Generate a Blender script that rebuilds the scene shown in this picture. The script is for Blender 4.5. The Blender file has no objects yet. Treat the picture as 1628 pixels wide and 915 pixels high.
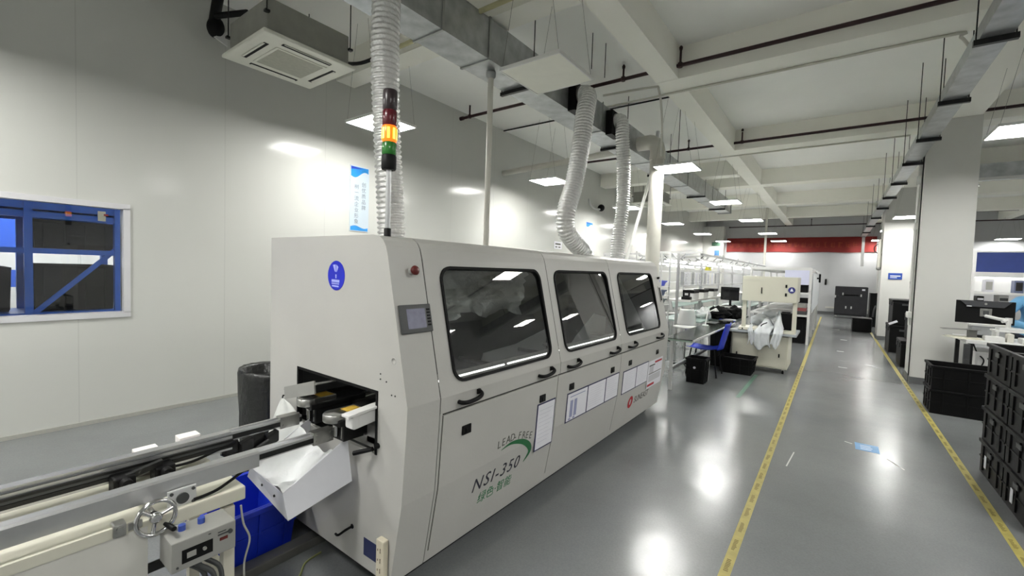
import bpy, bmesh, math, random
from mathutils import Vector, Matrix
random.seed(7)
PI = math.pi
SC = bpy.context.scene
COL = SC.collection

# ---------------------------------------------------------------- materials
def lin(c):
    return tuple(((v/255)/12.92 if v/255 <= 0.04045 else ((v/255+0.055)/1.055)**2.4) for v in c)
MATS = {}
def pm(name, c, rough=0.5, metal=0.0, noise=0.0, nscale=8.0, bump=0.0, bscale=40.0, emit=None, es=0.0, spec=0.5, alpha=None, coat=0.0, rvar=0.0):
    if name in MATS: return MATS[name]
    m = bpy.data.materials.new(name); m.use_nodes = True
    nt = m.node_tree; N = nt.nodes; L = nt.links
    b = N['Principled BSDF']
    base = lin(c)
    b.inputs['Roughness'].default_value = rough
    b.inputs['Metallic'].default_value = metal
    b.inputs['Specular IOR Level'].default_value = spec
    if coat: b.inputs['Coat Weight'].default_value = coat; b.inputs['Coat Roughness'].default_value = 0.08
    tc = N.new('ShaderNodeTexCoord')
    nz = N.new('ShaderNodeTexNoise'); nz.inputs['Scale'].default_value = nscale; nz.inputs['Detail'].default_value = 5
    L.new(tc.outputs['Object'], nz.inputs['Vector'])
    rp = N.new('ShaderNodeValToRGB')
    k = noise if noise > 0 else 0.03
    rp.color_ramp.elements[0].position = 0.3; rp.color_ramp.elements[1].position = 0.75
    rp.color_ramp.elements[0].color = tuple(v*(1-k) for v in base)+(1,)
    rp.color_ramp.elements[1].color = tuple(min(1, v*(1+k*0.6)) for v in base)+(1,)
    L.new(nz.outputs['Fac'], rp.inputs['Fac']); L.new(rp.outputs['Color'], b.inputs['Base Color'])
    if rvar:
        mr = N.new('ShaderNodeMapRange'); mr.inputs['To Min'].default_value = max(0.02, rough-rvar); mr.inputs['To Max'].default_value = rough+rvar
        L.new(nz.outputs['Fac'], mr.inputs['Value']); L.new(mr.outputs['Result'], b.inputs['Roughness'])
    if bump:
        n2 = N.new('ShaderNodeTexNoise'); n2.inputs['Scale'].default_value = bscale; n2.inputs['Detail'].default_value = 4
        L.new(tc.outputs['Object'], n2.inputs['Vector'])
        bp = N.new('ShaderNodeBump'); bp.inputs['Strength'].default_value = bump; bp.inputs['Distance'].default_value = 0.02
        L.new(n2.outputs['Fac'], bp.inputs['Height']); L.new(bp.outputs['Normal'], b.inputs['Normal'])
    if emit:
        b.inputs['Emission Color'].default_value = lin(emit)+(1,); b.inputs['Emission Strength'].default_value = es
    if alpha is not None: b.inputs['Alpha'].default_value = alpha
    MATS[name] = m
    return m
def glassmat(name, tint, refl, rough=0.02, ior=1.5):
    m = bpy.data.materials.new(name); m.use_nodes = True
    nt = m.node_tree; N = nt.nodes; L = nt.links; N.remove(N['Principled BSDF'])
    tr = N.new('ShaderNodeBsdfTransparent'); tr.inputs['Color'].default_value = tint+(1,)
    gl = N.new('ShaderNodeBsdfGlossy'); gl.inputs['Roughness'].default_value = rough
    fr = N.new('ShaderNodeFresnel'); fr.inputs['IOR'].default_value = ior
    ad = N.new('ShaderNodeMath'); ad.operation = 'ADD'; ad.inputs[1].default_value = refl; ad.use_clamp = True
    mx = N.new('ShaderNodeMixShader')
    L.new(fr.outputs['Fac'], ad.inputs[0]); L.new(ad.outputs[0], mx.inputs['Fac'])
    L.new(tr.outputs[0], mx.inputs[1]); L.new(gl.outputs[0], mx.inputs[2])
    L.new(mx.outputs[0], N['Material Output'].inputs['Surface'])
    MATS[name] = m
    return m

WHITE = pm('white_paint', (208,208,206), 0.45)
MACH = pm('machine_enamel', (184,183,178), 0.36, noise=0.05, nscale=2.5, bump=0.03, bscale=60)
CREAM = pm('cream_enamel', (208,206,190), 0.4, noise=0.04, nscale=3)
BLACKP = pm('black_plastic', (9,9,10), 0.5, noise=0.2, nscale=6, bump=0.04, spec=0.22)
BLACKR = pm('black_rubber', (8,8,9), 0.6, spec=0.2)
DKMETAL = pm('dark_metal', (48,48,48), 0.4, metal=0.7, noise=0.25, nscale=12)
ALU = pm('aluminium', (196,197,198), 0.32, metal=0.85, noise=0.08, nscale=10)
ALUW = pm('pale_aluminium', (212,213,212), 0.4, metal=0.35, noise=0.05)
STEEL = pm('brushed_steel', (176,176,172), 0.3, metal=0.95, noise=0.15, nscale=20)
CHROME = pm('chrome', (205,205,205), 0.12, metal=1.0)
BLUEP = pm('blue_plastic', (24,52,190), 0.38, noise=0.12, nscale=5)
RACKBLUE = pm('blue_rack_paint', (30,76,180), 0.4, noise=0.1)
PIPE = pm('maroon_pipe_paint', (44,14,16), 0.4, noise=0.2)
PVC = pm('white_pvc', (208,206,196), 0.4, noise=0.04)
PAPER = pm('paper', (226,226,232), 0.6, noise=0.03)
NAVY = pm('navy_plastic', (28,32,78), 0.4)
INK = pm('ink_dark', (34,34,48), 0.6)
INKG = pm('ink_green', (52,120,80), 0.6, noise=0.1)
INKGREY = pm('ink_grey', (86,88,82), 0.6)
INKRED = pm('ink_red', (176,30,40), 0.6)
WHITEINK = pm('ink_white', (232,236,244), 0.5)
CLOTH = pm('white_cloth', (226,228,228), 0.75, bump=0.35, bscale=30)
GAP = pm('seam_shadow_gap', (58,57,52), 0.9)
REDP = pm('red_plastic', (92,24,22), 0.35)
YELLOW = pm('yellow_sticker', (214,176,70), 0.5, noise=0.2)
GREYBOX = pm('grey_hammer_paint', (150,150,145), 0.45, noise=0.08)
GREYDK = pm('dark_grey_plastic', (66,68,68), 0.45)

# ---------------------------------------------------------------- mesh builder
class MB:
    def __init__(self): self.v = []; self.f = []; self.sm = []
    def add(self, vs, fs, smooth=False):
        o = len(self.v); self.v += [Vector(p) for p in vs]
        for f in fs: self.f.append(tuple(o+i for i in f)); self.sm.append(smooth)
        return self
    def quad(self, a, b, c, d): return self.add([a,b,c,d], [(0,1,2,3)])
    def poly(self, pts): return self.add(pts, [tuple(range(len(pts)))])
    def box(self, x0,x1,y0,y1,z0,z1, bev=0.0):
        if x1<x0: x0,x1=x1,x0
        if y1<y0: y0,y1=y1,y0
        if z1<z0: z0,z1=z1,z0
        b = min(bev, (x1-x0)*0.45, (y1-y0)*0.45, (z1-z0)*0.45)
        if b <= 0:
            vs=[(x,y,z) for z in (z0,z1) for y in (y0,y1) for x in (x0,x1)]
            return self.add(vs, [(0,2,3,1),(4,5,7,6),(0,1,5,4),(2,6,7,3),(0,4,6,2),(1,3,7,5)])
        bm = bmesh.new(); bmesh.ops.create_cube(bm, size=1)
        for v in bm.verts: v.co = Vector(((x0+x1)/2+v.co.x*(x1-x0), (y0+y1)/2+v.co.y*(y1-y0), (z0+z1)/2+v.co.z*(z1-z0)))
        bmesh.ops.bevel(bm, geom=bm.edges[:], offset=b, segments=2, affect='EDGES', profile=0.6)
        return self.addbm(bm)
    def addbm(self, bm, smooth=False, M=None):
        bm.verts.index_update()
        vs=[(M@v.co if M else v.co.copy()) for v in bm.verts]; fs=[tuple(v.index for v in f.verts) for f in bm.faces]
        bm.free(); return self.add(vs, fs, smooth)
    def obox(self, c, ax, ay, az, bev=0.0):   # centre and three half-axis vectors
        c=Vector(c); ax=Vector(ax); ay=Vector(ay); az=Vector(az)
        t = MB(); t.box(-1,1,-1,1,-1,1)
        if bev:
            lx,ly,lz = ax.length,ay.length,az.length
            t = MB(); t.box(-lx,lx,-ly,ly,-lz,lz,bev)
            ax=ax/lx; ay=ay/ly; az=az/lz
        return self.add([c+ax*v.x+ay*v.y+az*v.z for v in t.v], t.f)
    def tube(self, pts, r, n=10, cap=True, smooth=True, radii=None, up=None):
        pts=[Vector(p) for p in pts]; rings=[]; prev=None
        for i,p in enumerate(pts):
            d = (pts[min(i+1,len(pts)-1)]-pts[max(i-1,0)])
            d = d.normalized() if d.length>1e-9 else Vector((0,0,1))
            if prev is None:
                a = Vector((0,0,1)) if abs(d.z)<0.9 else Vector((1,0,0))
                u = d.cross(a).normalized()
            else:
                u = (prev - d*prev.dot(d)).normalized()
            prev=u; w=d.cross(u)
            rr = radii[i] if radii else r
            rings.append([p+(u*math.cos(2*PI*k/n)+w*math.sin(2*PI*k/n))*rr for k in range(n)])
        vs=[q for rg in rings for q in rg]; fs=[]
        for i in range(len(pts)-1):
            for k in range(n):
                a=i*n+k; b=i*n+(k+1)%n; fs.append((a,b,b+n,a+n))
        self.add(vs, fs, smooth)
        if cap:
            self.add(rings[0], [tuple(reversed(range(n)))]); self.add(rings[-1], [tuple(range(n))])
        return self
    def cyl(self, a, b, r, n=16, r2=None): return self.tube([a,b], r, n, radii=[r, r2 if r2 is not None else r])
    def prism(self, prof, axis, t0, t1):   # closed 2D profile extruded along axis
        n=len(prof)
        def P(p,t):
            if axis=='y': return (p[0],t,p[1])
            if axis=='x': return (t,p[0],p[1])
            return (p[0],p[1],t)
        vs=[P(p,t0) for p in prof]+[P(p,t1) for p in prof]
        fs=[(i,(i+1)%n,n+(i+1)%n,n+i) for i in range(n)]+[tuple(range(n-1,-1,-1)), tuple(range(n,2*n))]
        return self.add(vs, fs)
    def lathe(self, prof, c=(0,0,0), n=20, M=None, smooth=True):   # prof: (r,z) list
        vs=[]; fs=[]; c=Vector(c)
        for r,z in prof:
            for k in range(n):
                p=Vector((r*math.cos(2*PI*k/n), r*math.sin(2*PI*k/n), z))
                vs.append((M@p if M else p)+c)
        for i in range(len(prof)-1):
            for k in range(n):
                a=i*n+k; b=i*n+(k+1)%n; fs.append((a,b,b+n,a+n))
        self.add(vs, fs, smooth)
        self.add(vs[:n], [tuple(reversed(range(n)))]); self.add(vs[-n:], [tuple(range(n))])
        return self
    def sphere(self, c, r, sx=1, sy=1, sz=1, n=16):
        bm=bmesh.new(); bmesh.ops.create_uvsphere(bm, u_segments=n, v_segments=n//2+2, radius=r)
        M=Matrix.Translation(Vector(c)) @ Matrix.Diagonal((sx,sy,sz,1))
        return self.addbm(bm, True, M)
    def xform(self, M):
        self.v=[M@v for v in self.v]; return self
    def bounds(self):
        xs=[v.x for v in self.v]; ys=[v.y for v in self.v]; zs=[v.z for v in self.v]
        return Vector(((min(xs)+max(xs))/2,(min(ys)+max(ys))/2,min(zs)))
    def build(self, name, mat, parent=None, root=None, bevel=0.0, fix=True):
        base = wloc(parent) if parent else self.bounds()
        me = bpy.data.meshes.new(name)
        me.from_pydata([v-base for v in self.v], [], self.f); me.update()
        for p,s in zip(me.polygons, self.sm): p.use_smooth = s
        if fix:
            bm=bmesh.new(); bm.from_mesh(me); bmesh.ops.recalc_face_normals(bm, faces=bm.faces[:]); bm.to_mesh(me); bm.free()
        for mm in (mat if isinstance(mat,(list,tuple)) else [mat]): me.materials.append(mm)
        o = bpy.data.objects.new(name, me); COL.objects.link(o)
        if parent: o.parent = parent
        else: o.location = base
        if bevel:
            bv=o.modifiers.new('bevel','BEVEL'); bv.width=bevel; bv.segments=2; bv.limit_method='ANGLE'
        return o
def wloc(o):
    p=o.location.copy()
    while o.parent: o=o.parent; p+=o.location
    return p
def tag(o, label=None, cat=None, group=None, kind=None):
    if label: o['label']=label
    if cat: o['category']=cat
    if group: o['group']=group
    if kind: o['kind']=kind
    return o
def thing(name, loc, label, cat, group=None):
    o=bpy.data.objects.new(name,None); COL.objects.link(o); o.location=loc; o.empty_display_size=0.1
    return tag(o,label,cat,group)
def dup(root, loc, label=None, group=None, rotz=0.0, scale=None):
    r=root.copy(); COL.objects.link(r); r.location=loc; r.rotation_euler=(0,0,rotz)
    if scale: r.scale=scale
    if label: r['label']=label
    if group: r['group']=group
    for ch in list(root.children):
        c=ch.copy(); COL.objects.link(c); c.parent=r
        for g in list(ch.children):
            d=g.copy(); COL.objects.link(d); d.parent=c
    return r
def struct(name, mb, mat): return tag(mb.build(name, mat), kind='structure')
def text_mesh(txt, size, M, extr=0.0006, shear=0.0, align='LEFT', space=1.0):
    cu=bpy.data.curves.new('lettering','FONT'); cu.body=txt; cu.size=size; cu.extrude=extr; cu.shear=shear; cu.align_x=align; cu.space_character=space
    cu.resolution_u=3
    ob=bpy.data.objects.new('lettering_tmp',cu); COL.objects.link(ob)
    bpy.context.view_layer.update()
    dg=bpy.context.evaluated_depsgraph_get()
    me=bpy.data.meshes.new_from_object(ob.evaluated_get(dg))
    mb=MB(); mb.add([M@v.co for v in me.vertices], [tuple(p.vertices) for p in me.polygons])
    bpy.data.objects.remove(ob); bpy.data.curves.remove(cu); bpy.data.meshes.remove(me)
    return mb
def frameM(o, ex, ey):
    ex=Vector(ex).normalized(); ey=Vector(ey).normalized(); ez=ex.cross(ey)
    M=Matrix.Identity(4)
    for i in range(3): M[i][0]=ex[i]; M[i][1]=ey[i]; M[i][2]=ez[i]; M[i][3]=o[i]
    return M
def rrect(w, h, r, n=6):   # rounded rectangle outline centred on origin
    out=[]
    for cx,cy,a0 in ((w/2-r,h/2-r,0),(-w/2+r,h/2-r,PI/2),(-w/2+r,-h/2+r,PI),(w/2-r,-h/2+r,1.5*PI)):
        for i in range(n+1):
            a=a0+PI/2*i/n; out.append((cx+r*math.cos(a), cy+r*math.sin(a)))
    return out
def smoothpath(pts, k=8):
    pts=[Vector(p) for p in pts]; out=[]
    for i in range(len(pts)-1):
        p0=pts[max(i-1,0)]; p1=pts[i]; p2=pts[i+1]; p3=pts[min(i+2,len(pts)-1)]
        for j in range(k):
            t=j/k
            out.append(0.5*((2*p1)+(p2-p0)*t+(2*p0-5*p1+4*p2-p3)*t*t+(3*p1-p0-3*p2+p3)*t**3))
    out.append(pts[-1]); return out
EXPOSURE=2.12; LAMP=14.0; SCREEN=0.022; AMBER=0.45; TUBE=0.8; BTUBE=1.4
# ---------------------------------------------------------------- camera
def set_camera():
    yaw,pit,rol=-0.63725381,-0.04344162,0.03300883; f=692.06768
    fwd=Vector((math.sin(yaw)*math.cos(pit), math.cos(yaw)*math.cos(pit), math.sin(pit)))
    r0=Vector((math.cos(yaw),-math.sin(yaw),0)); u0=r0.cross(fwd)
    r=r0*math.cos(rol)+u0*math.sin(rol); u=-r0*math.sin(rol)+u0*math.cos(rol)
    cam=bpy.data.cameras.new('camera'); co=bpy.data.objects.new('camera',cam); COL.objects.link(co)
    M=Matrix.Identity(4)
    for i in range(3): M[i][0]=r[i]; M[i][1]=u[i]; M[i][2]=-fwd[i]
    M.translation=Vector((0,0,1.6)); co.matrix_world=M
    cam.sensor_fit='HORIZONTAL'; cam.sensor_width=36; cam.lens=f/1628*36; cam.clip_start=0.02; cam.clip_end=200
    SC.camera=co
set_camera()
SC.view_settings.view_transform='Standard'; SC.view_settings.look='None'; SC.view_settings.gamma=1
SC.view_settings.use_curve_mapping=False; SC.view_settings.exposure=EXPOSURE
w=bpy.data.worlds.new('world'); SC.world=w; w.use_nodes=True
w.node_tree.nodes['Background'].inputs['Color'].default_value=(0.75,0.8,0.85,1); w.node_tree.nodes['Background'].inputs['Strength'].default_value=0.12

# ---------------------------------------------------------------- floor material: glossy grey epoxy
def floor_mat():
    m=bpy.data.materials.new('grey_epoxy_floor'); m.use_nodes=True; nt=m.node_tree; N=nt.nodes; L=nt.links; b=N['Principled BSDF']
    tc=N.new('ShaderNodeTexCoord')
    n1=N.new('ShaderNodeTexNoise'); n1.inputs['Scale'].default_value=0.55; n1.inputs['Detail'].default_value=6; n1.inputs['Roughness'].default_value=0.6
    n2=N.new('ShaderNodeTexNoise'); n2.inputs['Scale'].default_value=90; n2.inputs['Detail'].default_value=2
    L.new(tc.outputs['Object'],n1.inputs['Vector']); L.new(tc.outputs['Object'],n2.inputs['Vector'])
    r=N.new('ShaderNodeValToRGB'); r.color_ramp.elements[0].position=0.3; r.color_ramp.elements[1].position=0.72
    r.color_ramp.elements[0].color=lin((112,115,116))+(1,); r.color_ramp.elements[1].color=lin((134,137,137))+(1,)
    mx=N.new('ShaderNodeMix'); mx.data_type='RGBA'; mx.blend_type='MULTIPLY'; mx.inputs['Factor'].default_value=0.25
    L.new(n1.outputs['Fac'],r.inputs['Fac']); L.new(r.outputs['Color'],mx.inputs['A']); L.new(n2.outputs['Fac'],mx.inputs['B'])
    L.new(mx.outputs['Result'],b.inputs['Base Color'])
    mr=N.new('ShaderNodeMapRange'); mr.inputs['To Min'].default_value=0.14; mr.inputs['To Max'].default_value=0.30
    L.new(n1.outputs['Fac'],mr.inputs['Value']); L.new(mr.outputs['Result'],b.inputs['Roughness'])
    b.inputs['Specular IOR Level'].default_value=0.8
    n3=N.new('ShaderNodeTexNoise'); n3.inputs['Scale'].default_value=1.6; n3.inputs['Detail'].default_value=3
    L.new(tc.outputs['Object'],n3.inputs['Vector'])
    bp=N.new('ShaderNodeBump'); bp.inputs['Strength'].default_value=0.25; bp.inputs['Distance'].default_value=0.03
    L.new(n3.outputs['Fac'],bp.inputs['Height']); L.new(bp.outputs['Normal'],b.inputs['Normal'])
    return m
def panel_wall_mat():   # glossy cream sandwich panels with joints each 1.2 m
    m=bpy.data.materials.new('cream_panel_wall'); m.use_nodes=True; nt=m.node_tree; N=nt.nodes; L=nt.links; b=N['Principled BSDF']
    g=N.new('ShaderNodeNewGeometry'); sx=N.new('ShaderNodeSeparateXYZ'); L.new(g.outputs['Position'],sx.inputs[0])
    a=N.new('ShaderNodeMath'); a.operation='ADD'; a.inputs[1].default_value=20*1.2-2.035; L.new(sx.outputs['Y'],a.inputs[0])
    md=N.new('ShaderNodeMath'); md.operation='MODULO'; md.inputs[1].default_value=1.2; L.new(a.outputs[0],md.inputs[0])
    lt=N.new('ShaderNodeMath'); lt.operation='LESS_THAN'; lt.inputs[1].default_value=0.008; L.new(md.outputs[0],lt.inputs[0])
    nz=N.new('ShaderNodeTexNoise'); nz.inputs['Scale'].default_value=0.7; nz.inputs['Detail'].default_value=4
    L.new(g.outputs['Position'],nz.inputs['Vector'])
    r=N.new('ShaderNodeValToRGB'); r.color_ramp.elements[0].color=lin((196,197,191))+(1,); r.color_ramp.elements[1].color=lin((204,205,200))+(1,)
    L.new(nz.outputs['Fac'],r.inputs['Fac'])
    mx=N.new('ShaderNodeMix'); mx.data_type='RGBA'; L.new(lt.outputs[0],mx.inputs['Factor']); L.new(r.outputs['Color'],mx.inputs['A'])
    mx.inputs['B'].default_value=lin((190,191,186))+(1,); L.new(mx.outputs['Result'],b.inputs['Base Color'])
    b.inputs['Roughness'].default_value=0.14; b.inputs['Specular IOR Level'].default_value=0.2
    return m
FLOOR=floor_mat(); PANEL=panel_wall_mat()
WALLW=pm('white_plaster',(206,206,206),0.6,noise=0.03,nscale=1.5)
CEIL=pm('ceiling_plaster',(249,249,244),0.8,noise=0.03,nscale=1.2)
BEAM=pm('beam_plaster',(246,245,235),0.8,noise=0.03,nscale=1.2)
SKIRT=pm('grey_skirting',(96,98,98),0.45)
YB=24.6; ZC=4.5; XW=-5.6
struct('floor', MB().box(-11,8.2,-6.2,YB+0.2,-0.12,0), FLOOR)
struct('ceiling', MB().box(-5.7,8.2,-6.2,YB+0.2,ZC,ZC+0.12), CEIL)
WY0,WY1,WZ0,WZ1=-1.0,1.165,1.05,2.06
wl=MB(); t=0.1
wl.box(XW-t,XW,-6,WY0,0,ZC); wl.box(XW-t,XW,WY1,YB,0,ZC); wl.box(XW-t,XW,WY0,WY1,0,WZ0); wl.box(XW-t,XW,WY0,WY1,WZ1,ZC)
struct('wall_left', wl, PANEL)
struct('wall_back', MB().box(-5.7,8.2,YB,YB+0.15,0,ZC), pm('back_wall_paint',(182,183,184),0.6,noise=0.04,nscale=1.5))
struct('wall_right', MB().box(8.0,8.15,-6,YB,0,ZC), WALLW)
struct('wall_rear', MB().box(-5.7,8.2,-6.15,-6,0,ZC), WALLW)
struct('baseboard_left', MB().box(XW,XW+0.012,-6,YB,0,0.035), pm('aluminium_cove',(168,168,160),0.4))
struct('baseboard_back', MB().box(-4.4,8,YB-0.02,YB,0,0.14), SKIRT)
# window in the left wall
fr=MB(); fw=0.045
fr.box(XW-t-0.01,XW+0.015,WY0-fw,WY1+fw,WZ1-0.006,WZ1+fw); fr.box(XW-t-0.01,XW+0.015,WY0-fw,WY1+fw,WZ0-fw,WZ0+0.006)
fr.box(XW-t-0.01,XW+0.015,WY1-0.006,WY1+fw,WZ0,WZ1); fr.box(XW-t-0.01,XW+0.015,WY0-fw,WY0,WZ0,WZ1)
win=struct('window_1', fr, pm('window_aluminium',(218,218,220),0.35,metal=0.2))
GLASSW=glassmat('clear_window_glass',(0.93,0.95,0.95),0.02)
MB().box(XW-0.06,XW-0.054,WY0,WY1,WZ0,WZ1).build('glass_pane',GLASSW,win)
# beams under the slab
for i,yf in enumerate((2.35,6.2,10.05,13.9,17.75,21.6)):
    struct('ceiling_beam', MB().box(XW if yf>12 else -2.02,8,yf-0.42,yf,4.1,ZC), BEAM)
for x0,x1 in ((-2.02,-1.74),(1.2,1.62),(4.9,5.2)):
    struct('ceiling_beam', MB().box(x0,x1,-6,YB,4.102,ZC), BEAM)
struct('ceiling_beam', MB().box(XW,-2.02,3.38,3.66,4.08,ZC), BEAM)
struct('ceiling_beam', MB().box(XW,-2.02,11.7,12.05,4.06,ZC), BEAM)
struct('ceiling_panel', MB().box(XW,-2.021,-6,11.7,4.42,ZC-0.001), CEIL)
# columns
COLM=pm('column_paint',(204,204,199),0.5,noise=0.03,nscale=2)
struct('trim_1', MB().box(1.025,1.64,9.295,9.98,0,0.105), SKIRT)
struct('column', MB().box(1.035,1.63,9.305,9.97,0,4.1), COLM)
struct('column', MB().box(1.0,1.6,15.55,16.3,0,4.1), COLM)
struct('trim_2', MB().box(0.99,1.61,15.54,16.31,0,0.105), SKIRT)
struct('column', MB().box(1.45,2.1,YB-0.5,YB,0,4.1), COLM)
struct('column', MB().box(-5.6,-4.62,YB-0.55,YB,0,4.1), COLM)

# ---------------------------------------------------------------- ceiling lamps: hung 60 cm LED panels
LAMPON=pm('lit_diffuser',(255,255,252),0.5,emit=(255,254,250),es=LAMP)
LAMPOFF=pm('unlit_diffuser',(240,240,228),0.5)
LFRAME=pm('lamp_frame_white',(226,226,222),0.4)
WIRE=pm('thin_steel_wire',(120,120,112),0.4,metal=0.6)
def lamp_proto(x,y,label,group,on=True,z=3.3):
    r=thing('ceiling_lamp',(x,y,z),label,'lamp',group)
    b=MB(); s=0.3
    b.box(x-s,x+s,y-s,y+s,z+0.012,z+0.03)
    for a in (-1,1):
        b.box(x-s,x+s,y+a*s-(0.012 if a>0 else 0),y+a*s+(0 if a>0 else 0.012),z,z+0.012)
        b.box(x+a*s-(0.012 if a>0 else 0),x+a*s+(0 if a>0 else 0.012),y-s+0.012,y+s-0.012,z,z+0.012)
    b.build('lamp_frame',LFRAME,r)
    MB().box(x-s+0.012,x+s-0.012,y-s+0.012,y+s-0.012,z+0.003,z+0.0115).build('diffuser',LAMPON if on else LAMPOFF,r)
    for sx in (-1,1):
        for sy in (-1,1):
            MB().tube([(x+sx*0.28,y+sy*0.28,z+0.03),(x+sx*0.1,y+sy*0.28,4.415)],0.0016,5).build('suspension_wire',WIRE,r)
    return r
L0=lamp_proto(-4.55,3.35,'lit square ceiling panel behind the signal tower and silver hose','lit ceiling panels')
LAB={( -4.5,7.2):'lit square panel by the left wall, left of the middle hose',(-4.5,11.1):'lit square panel behind the farther of the two silver hoses',
(-4.5,15.1):'lit square panel just right of the white elbow pipe, left row',(-4.5,19.2):'lit panel in the left row, second from the back wall',(-4.55,23.6):'lit panel in front of the back left corner pillar',
(-2.13,7.25):'large bright lit square panel right beside the white elbow pipe',(-2.13,11.1):'lit square panel in front of the grey duct end, second of its row',
(-2.13,14.9):'third lit panel down the aisle row, before the vertical white pole',(-2.2,19.6):'lit panel hanging just above the red banner',(-2.2,23.7):'lit panel overlapping the red banner',
(1.62,7.2):'bright lit panel at the right edge of the picture near the top',(1.40,14.55):'lit panel beside the left edge of the near white column',(1.45,23.9):'small far lit panel right of the red banner end',
(5.05,19.4):'lit panel at the far right edge above the blue screens',(5.05,23.9):'far lit panel right of the near column above the blue screens'}
for (x,y),lb in LAB.items(): dup(L0,(x,y,3.2 if y==14.55 else 3.3),lb)
for x,y in ((-4.5,-0.6),(-2.13,-0.6),(1.62,-0.6),(1.62,3.3),(-4.5,-4.5),(-2.1,-4.5),(1.6,-4.5),(5.2,3.3),(5.3,8.4),(5.3,12.4),(5.3,15.6),(1.62,11.15),(1.45,19.4)):
    dup(L0,(x,y,3.3),'lit square ceiling panel outside the picture or hidden by a column',group='hidden ceiling panels')
lamp_proto(-2.12,3.28,'unlit square ceiling panel hanging beside the grey duct','unlit ceiling panel',on=False)
# ================================================================ wave soldering machine
MY0,MY1=1.276,5.08
PROF=[(-1.60,0.10),(-1.53,0.50),(-1.507,0.86),(-1.504,0.96),(-1.664,1.64),(-1.678,1.685),(-1.70,1.716),(-1.735,1.737),(-1.78,1.743)]
FULL=[(-2.80,0.10)]+PROF+[(-2.80,1.743)]
def fx(z):
    for (x0,z0),(x1,z1) in zip(PROF,PROF[1:]):
        if z0<=z<=z1: return x0+(x1-x0)*(z-z0)/(z1-z0)
    return PROF[-1][0]
def fn(z):
    for (x0,z0),(x1,z1) in zip(PROF,PROF[1:]):
        if z0<=z<=z1:
            d=Vector((x1-x0,0,z1-z0)).normalized(); return Vector((d.z,0,-d.x))
    return Vector((0,0,1))
def fp(y,z,off=0.0):
    n=fn(z); return Vector((fx(z),y,z))+n*off
def fM(y,z,off): # local frame on the front: x along +Y, y up the surface
    n=fn(z); up=Vector((-n.z,0,n.x)); return frameM(fp(y,z,off),(0,1,0),up)
mach=thing('wave_soldering_machine',(-2.15,3.2,0.0),'long off-white wave soldering machine with three dark windows and green and black lettering','machine')
OX0,OX1,OZ0,OZ1=-2.47,-1.715,0.69,1.0
# body shell with the end opening
b=MB(); ya,yb=MY0,MY0+0.02
def endplate(b,ya,yb):
    right=[(x,z) for x,z in PROF]
    lowR=[(OX1,0.10)]+[p for p in PROF if p[1]<=OZ0]+[(fx(OZ0),OZ0),(OX1,OZ0)]
    midR=[(OX1,OZ0),(fx(OZ0),OZ0)]+[p for p in PROF if OZ0<p[1]<OZ1]+[(fx(OZ1),OZ1),(OX1,OZ1)]
    upR=[(OX1,OZ1),(fx(OZ1),OZ1)]+[p for p in PROF if p[1]>OZ1]+[(OX1,1.743)] if False else [(-1.78,OZ1),(fx(OZ1),OZ1)]+[p for p in PROF if p[1]>OZ1]
    b.prism(lowR,'y',ya,yb); b.prism(midR,'y',ya,yb); b.prism(upR,'y',ya,yb)
    b.prism([(-2.8,OZ1),(-1.78,OZ1),(-1.78,1.743),(-2.8,1.743)],'y',ya,yb)
    b.prism([(-2.8,0.1),(OX1,0.1),(OX1,OZ0),(-2.8,OZ0)],'y',ya,yb)
    b.prism([(-2.8,OZ0),(OX0,OZ0),(OX0,OZ1),(-2.8,OZ1)],'y',ya,yb)
endplate(b,ya,yb)
body=b.build('body_end_panel',MACH,mach)
b=MB()
b.prism(FULL,'y',MY1-0.13,MY1); b.box(-2.8,-2.78,yb,MY1-0.13,0.1,1.743); b.box(-2.78,-1.78,yb,MY1-0.13,1.725,1.743); b.box(-2.78,-1.62,yb,MY1-0.13,0.1,0.12)
b.build('body_shell',MACH,mach)
def strip(mb,y0,y1,z0,z1,off,thick=0.012):
    zs=[z0]+[z for _,z in PROF if z0<z<z1]+[z1]
    vs=[];fs=[]
    for z in zs:
        # averaged normals keep the offset surface continuous
        n=(fn(min(z+1e-4,1.743))+fn(max(z-1e-4,0.1))).normalized(); p=Vector((fx(z),0,z))
        for y in (y0,y1):
            for o in (off,off-thick): q=p+n*o; vs.append((q.x,y,q.z))
    k=len(zs)
    for i in range(k-1):
        a=i*4; c=a+4
        fs+=[(a,a+2,c+2,c),(a+1,c+1,c+3,a+3),(a,c,c+1,a+1),(a+2,a+3,c+3,c+2)]
    fs+=[(0,1,3,2),((k-1)*4,(k-1)*4+2,(k-1)*4+3,(k-1)*4+1)]
    return mb.add(vs,fs)
# fixed front panel beside the end, carrying the screen
m=MB(); strip(m,yb,1.478,0.10,1.743,0.0); m.build('control_panel_front',MACH,mach)
m=MB(); strip(m,1.484,4.95,0.10,0.155,0.0); m.build('plinth',MACH,mach)
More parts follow.
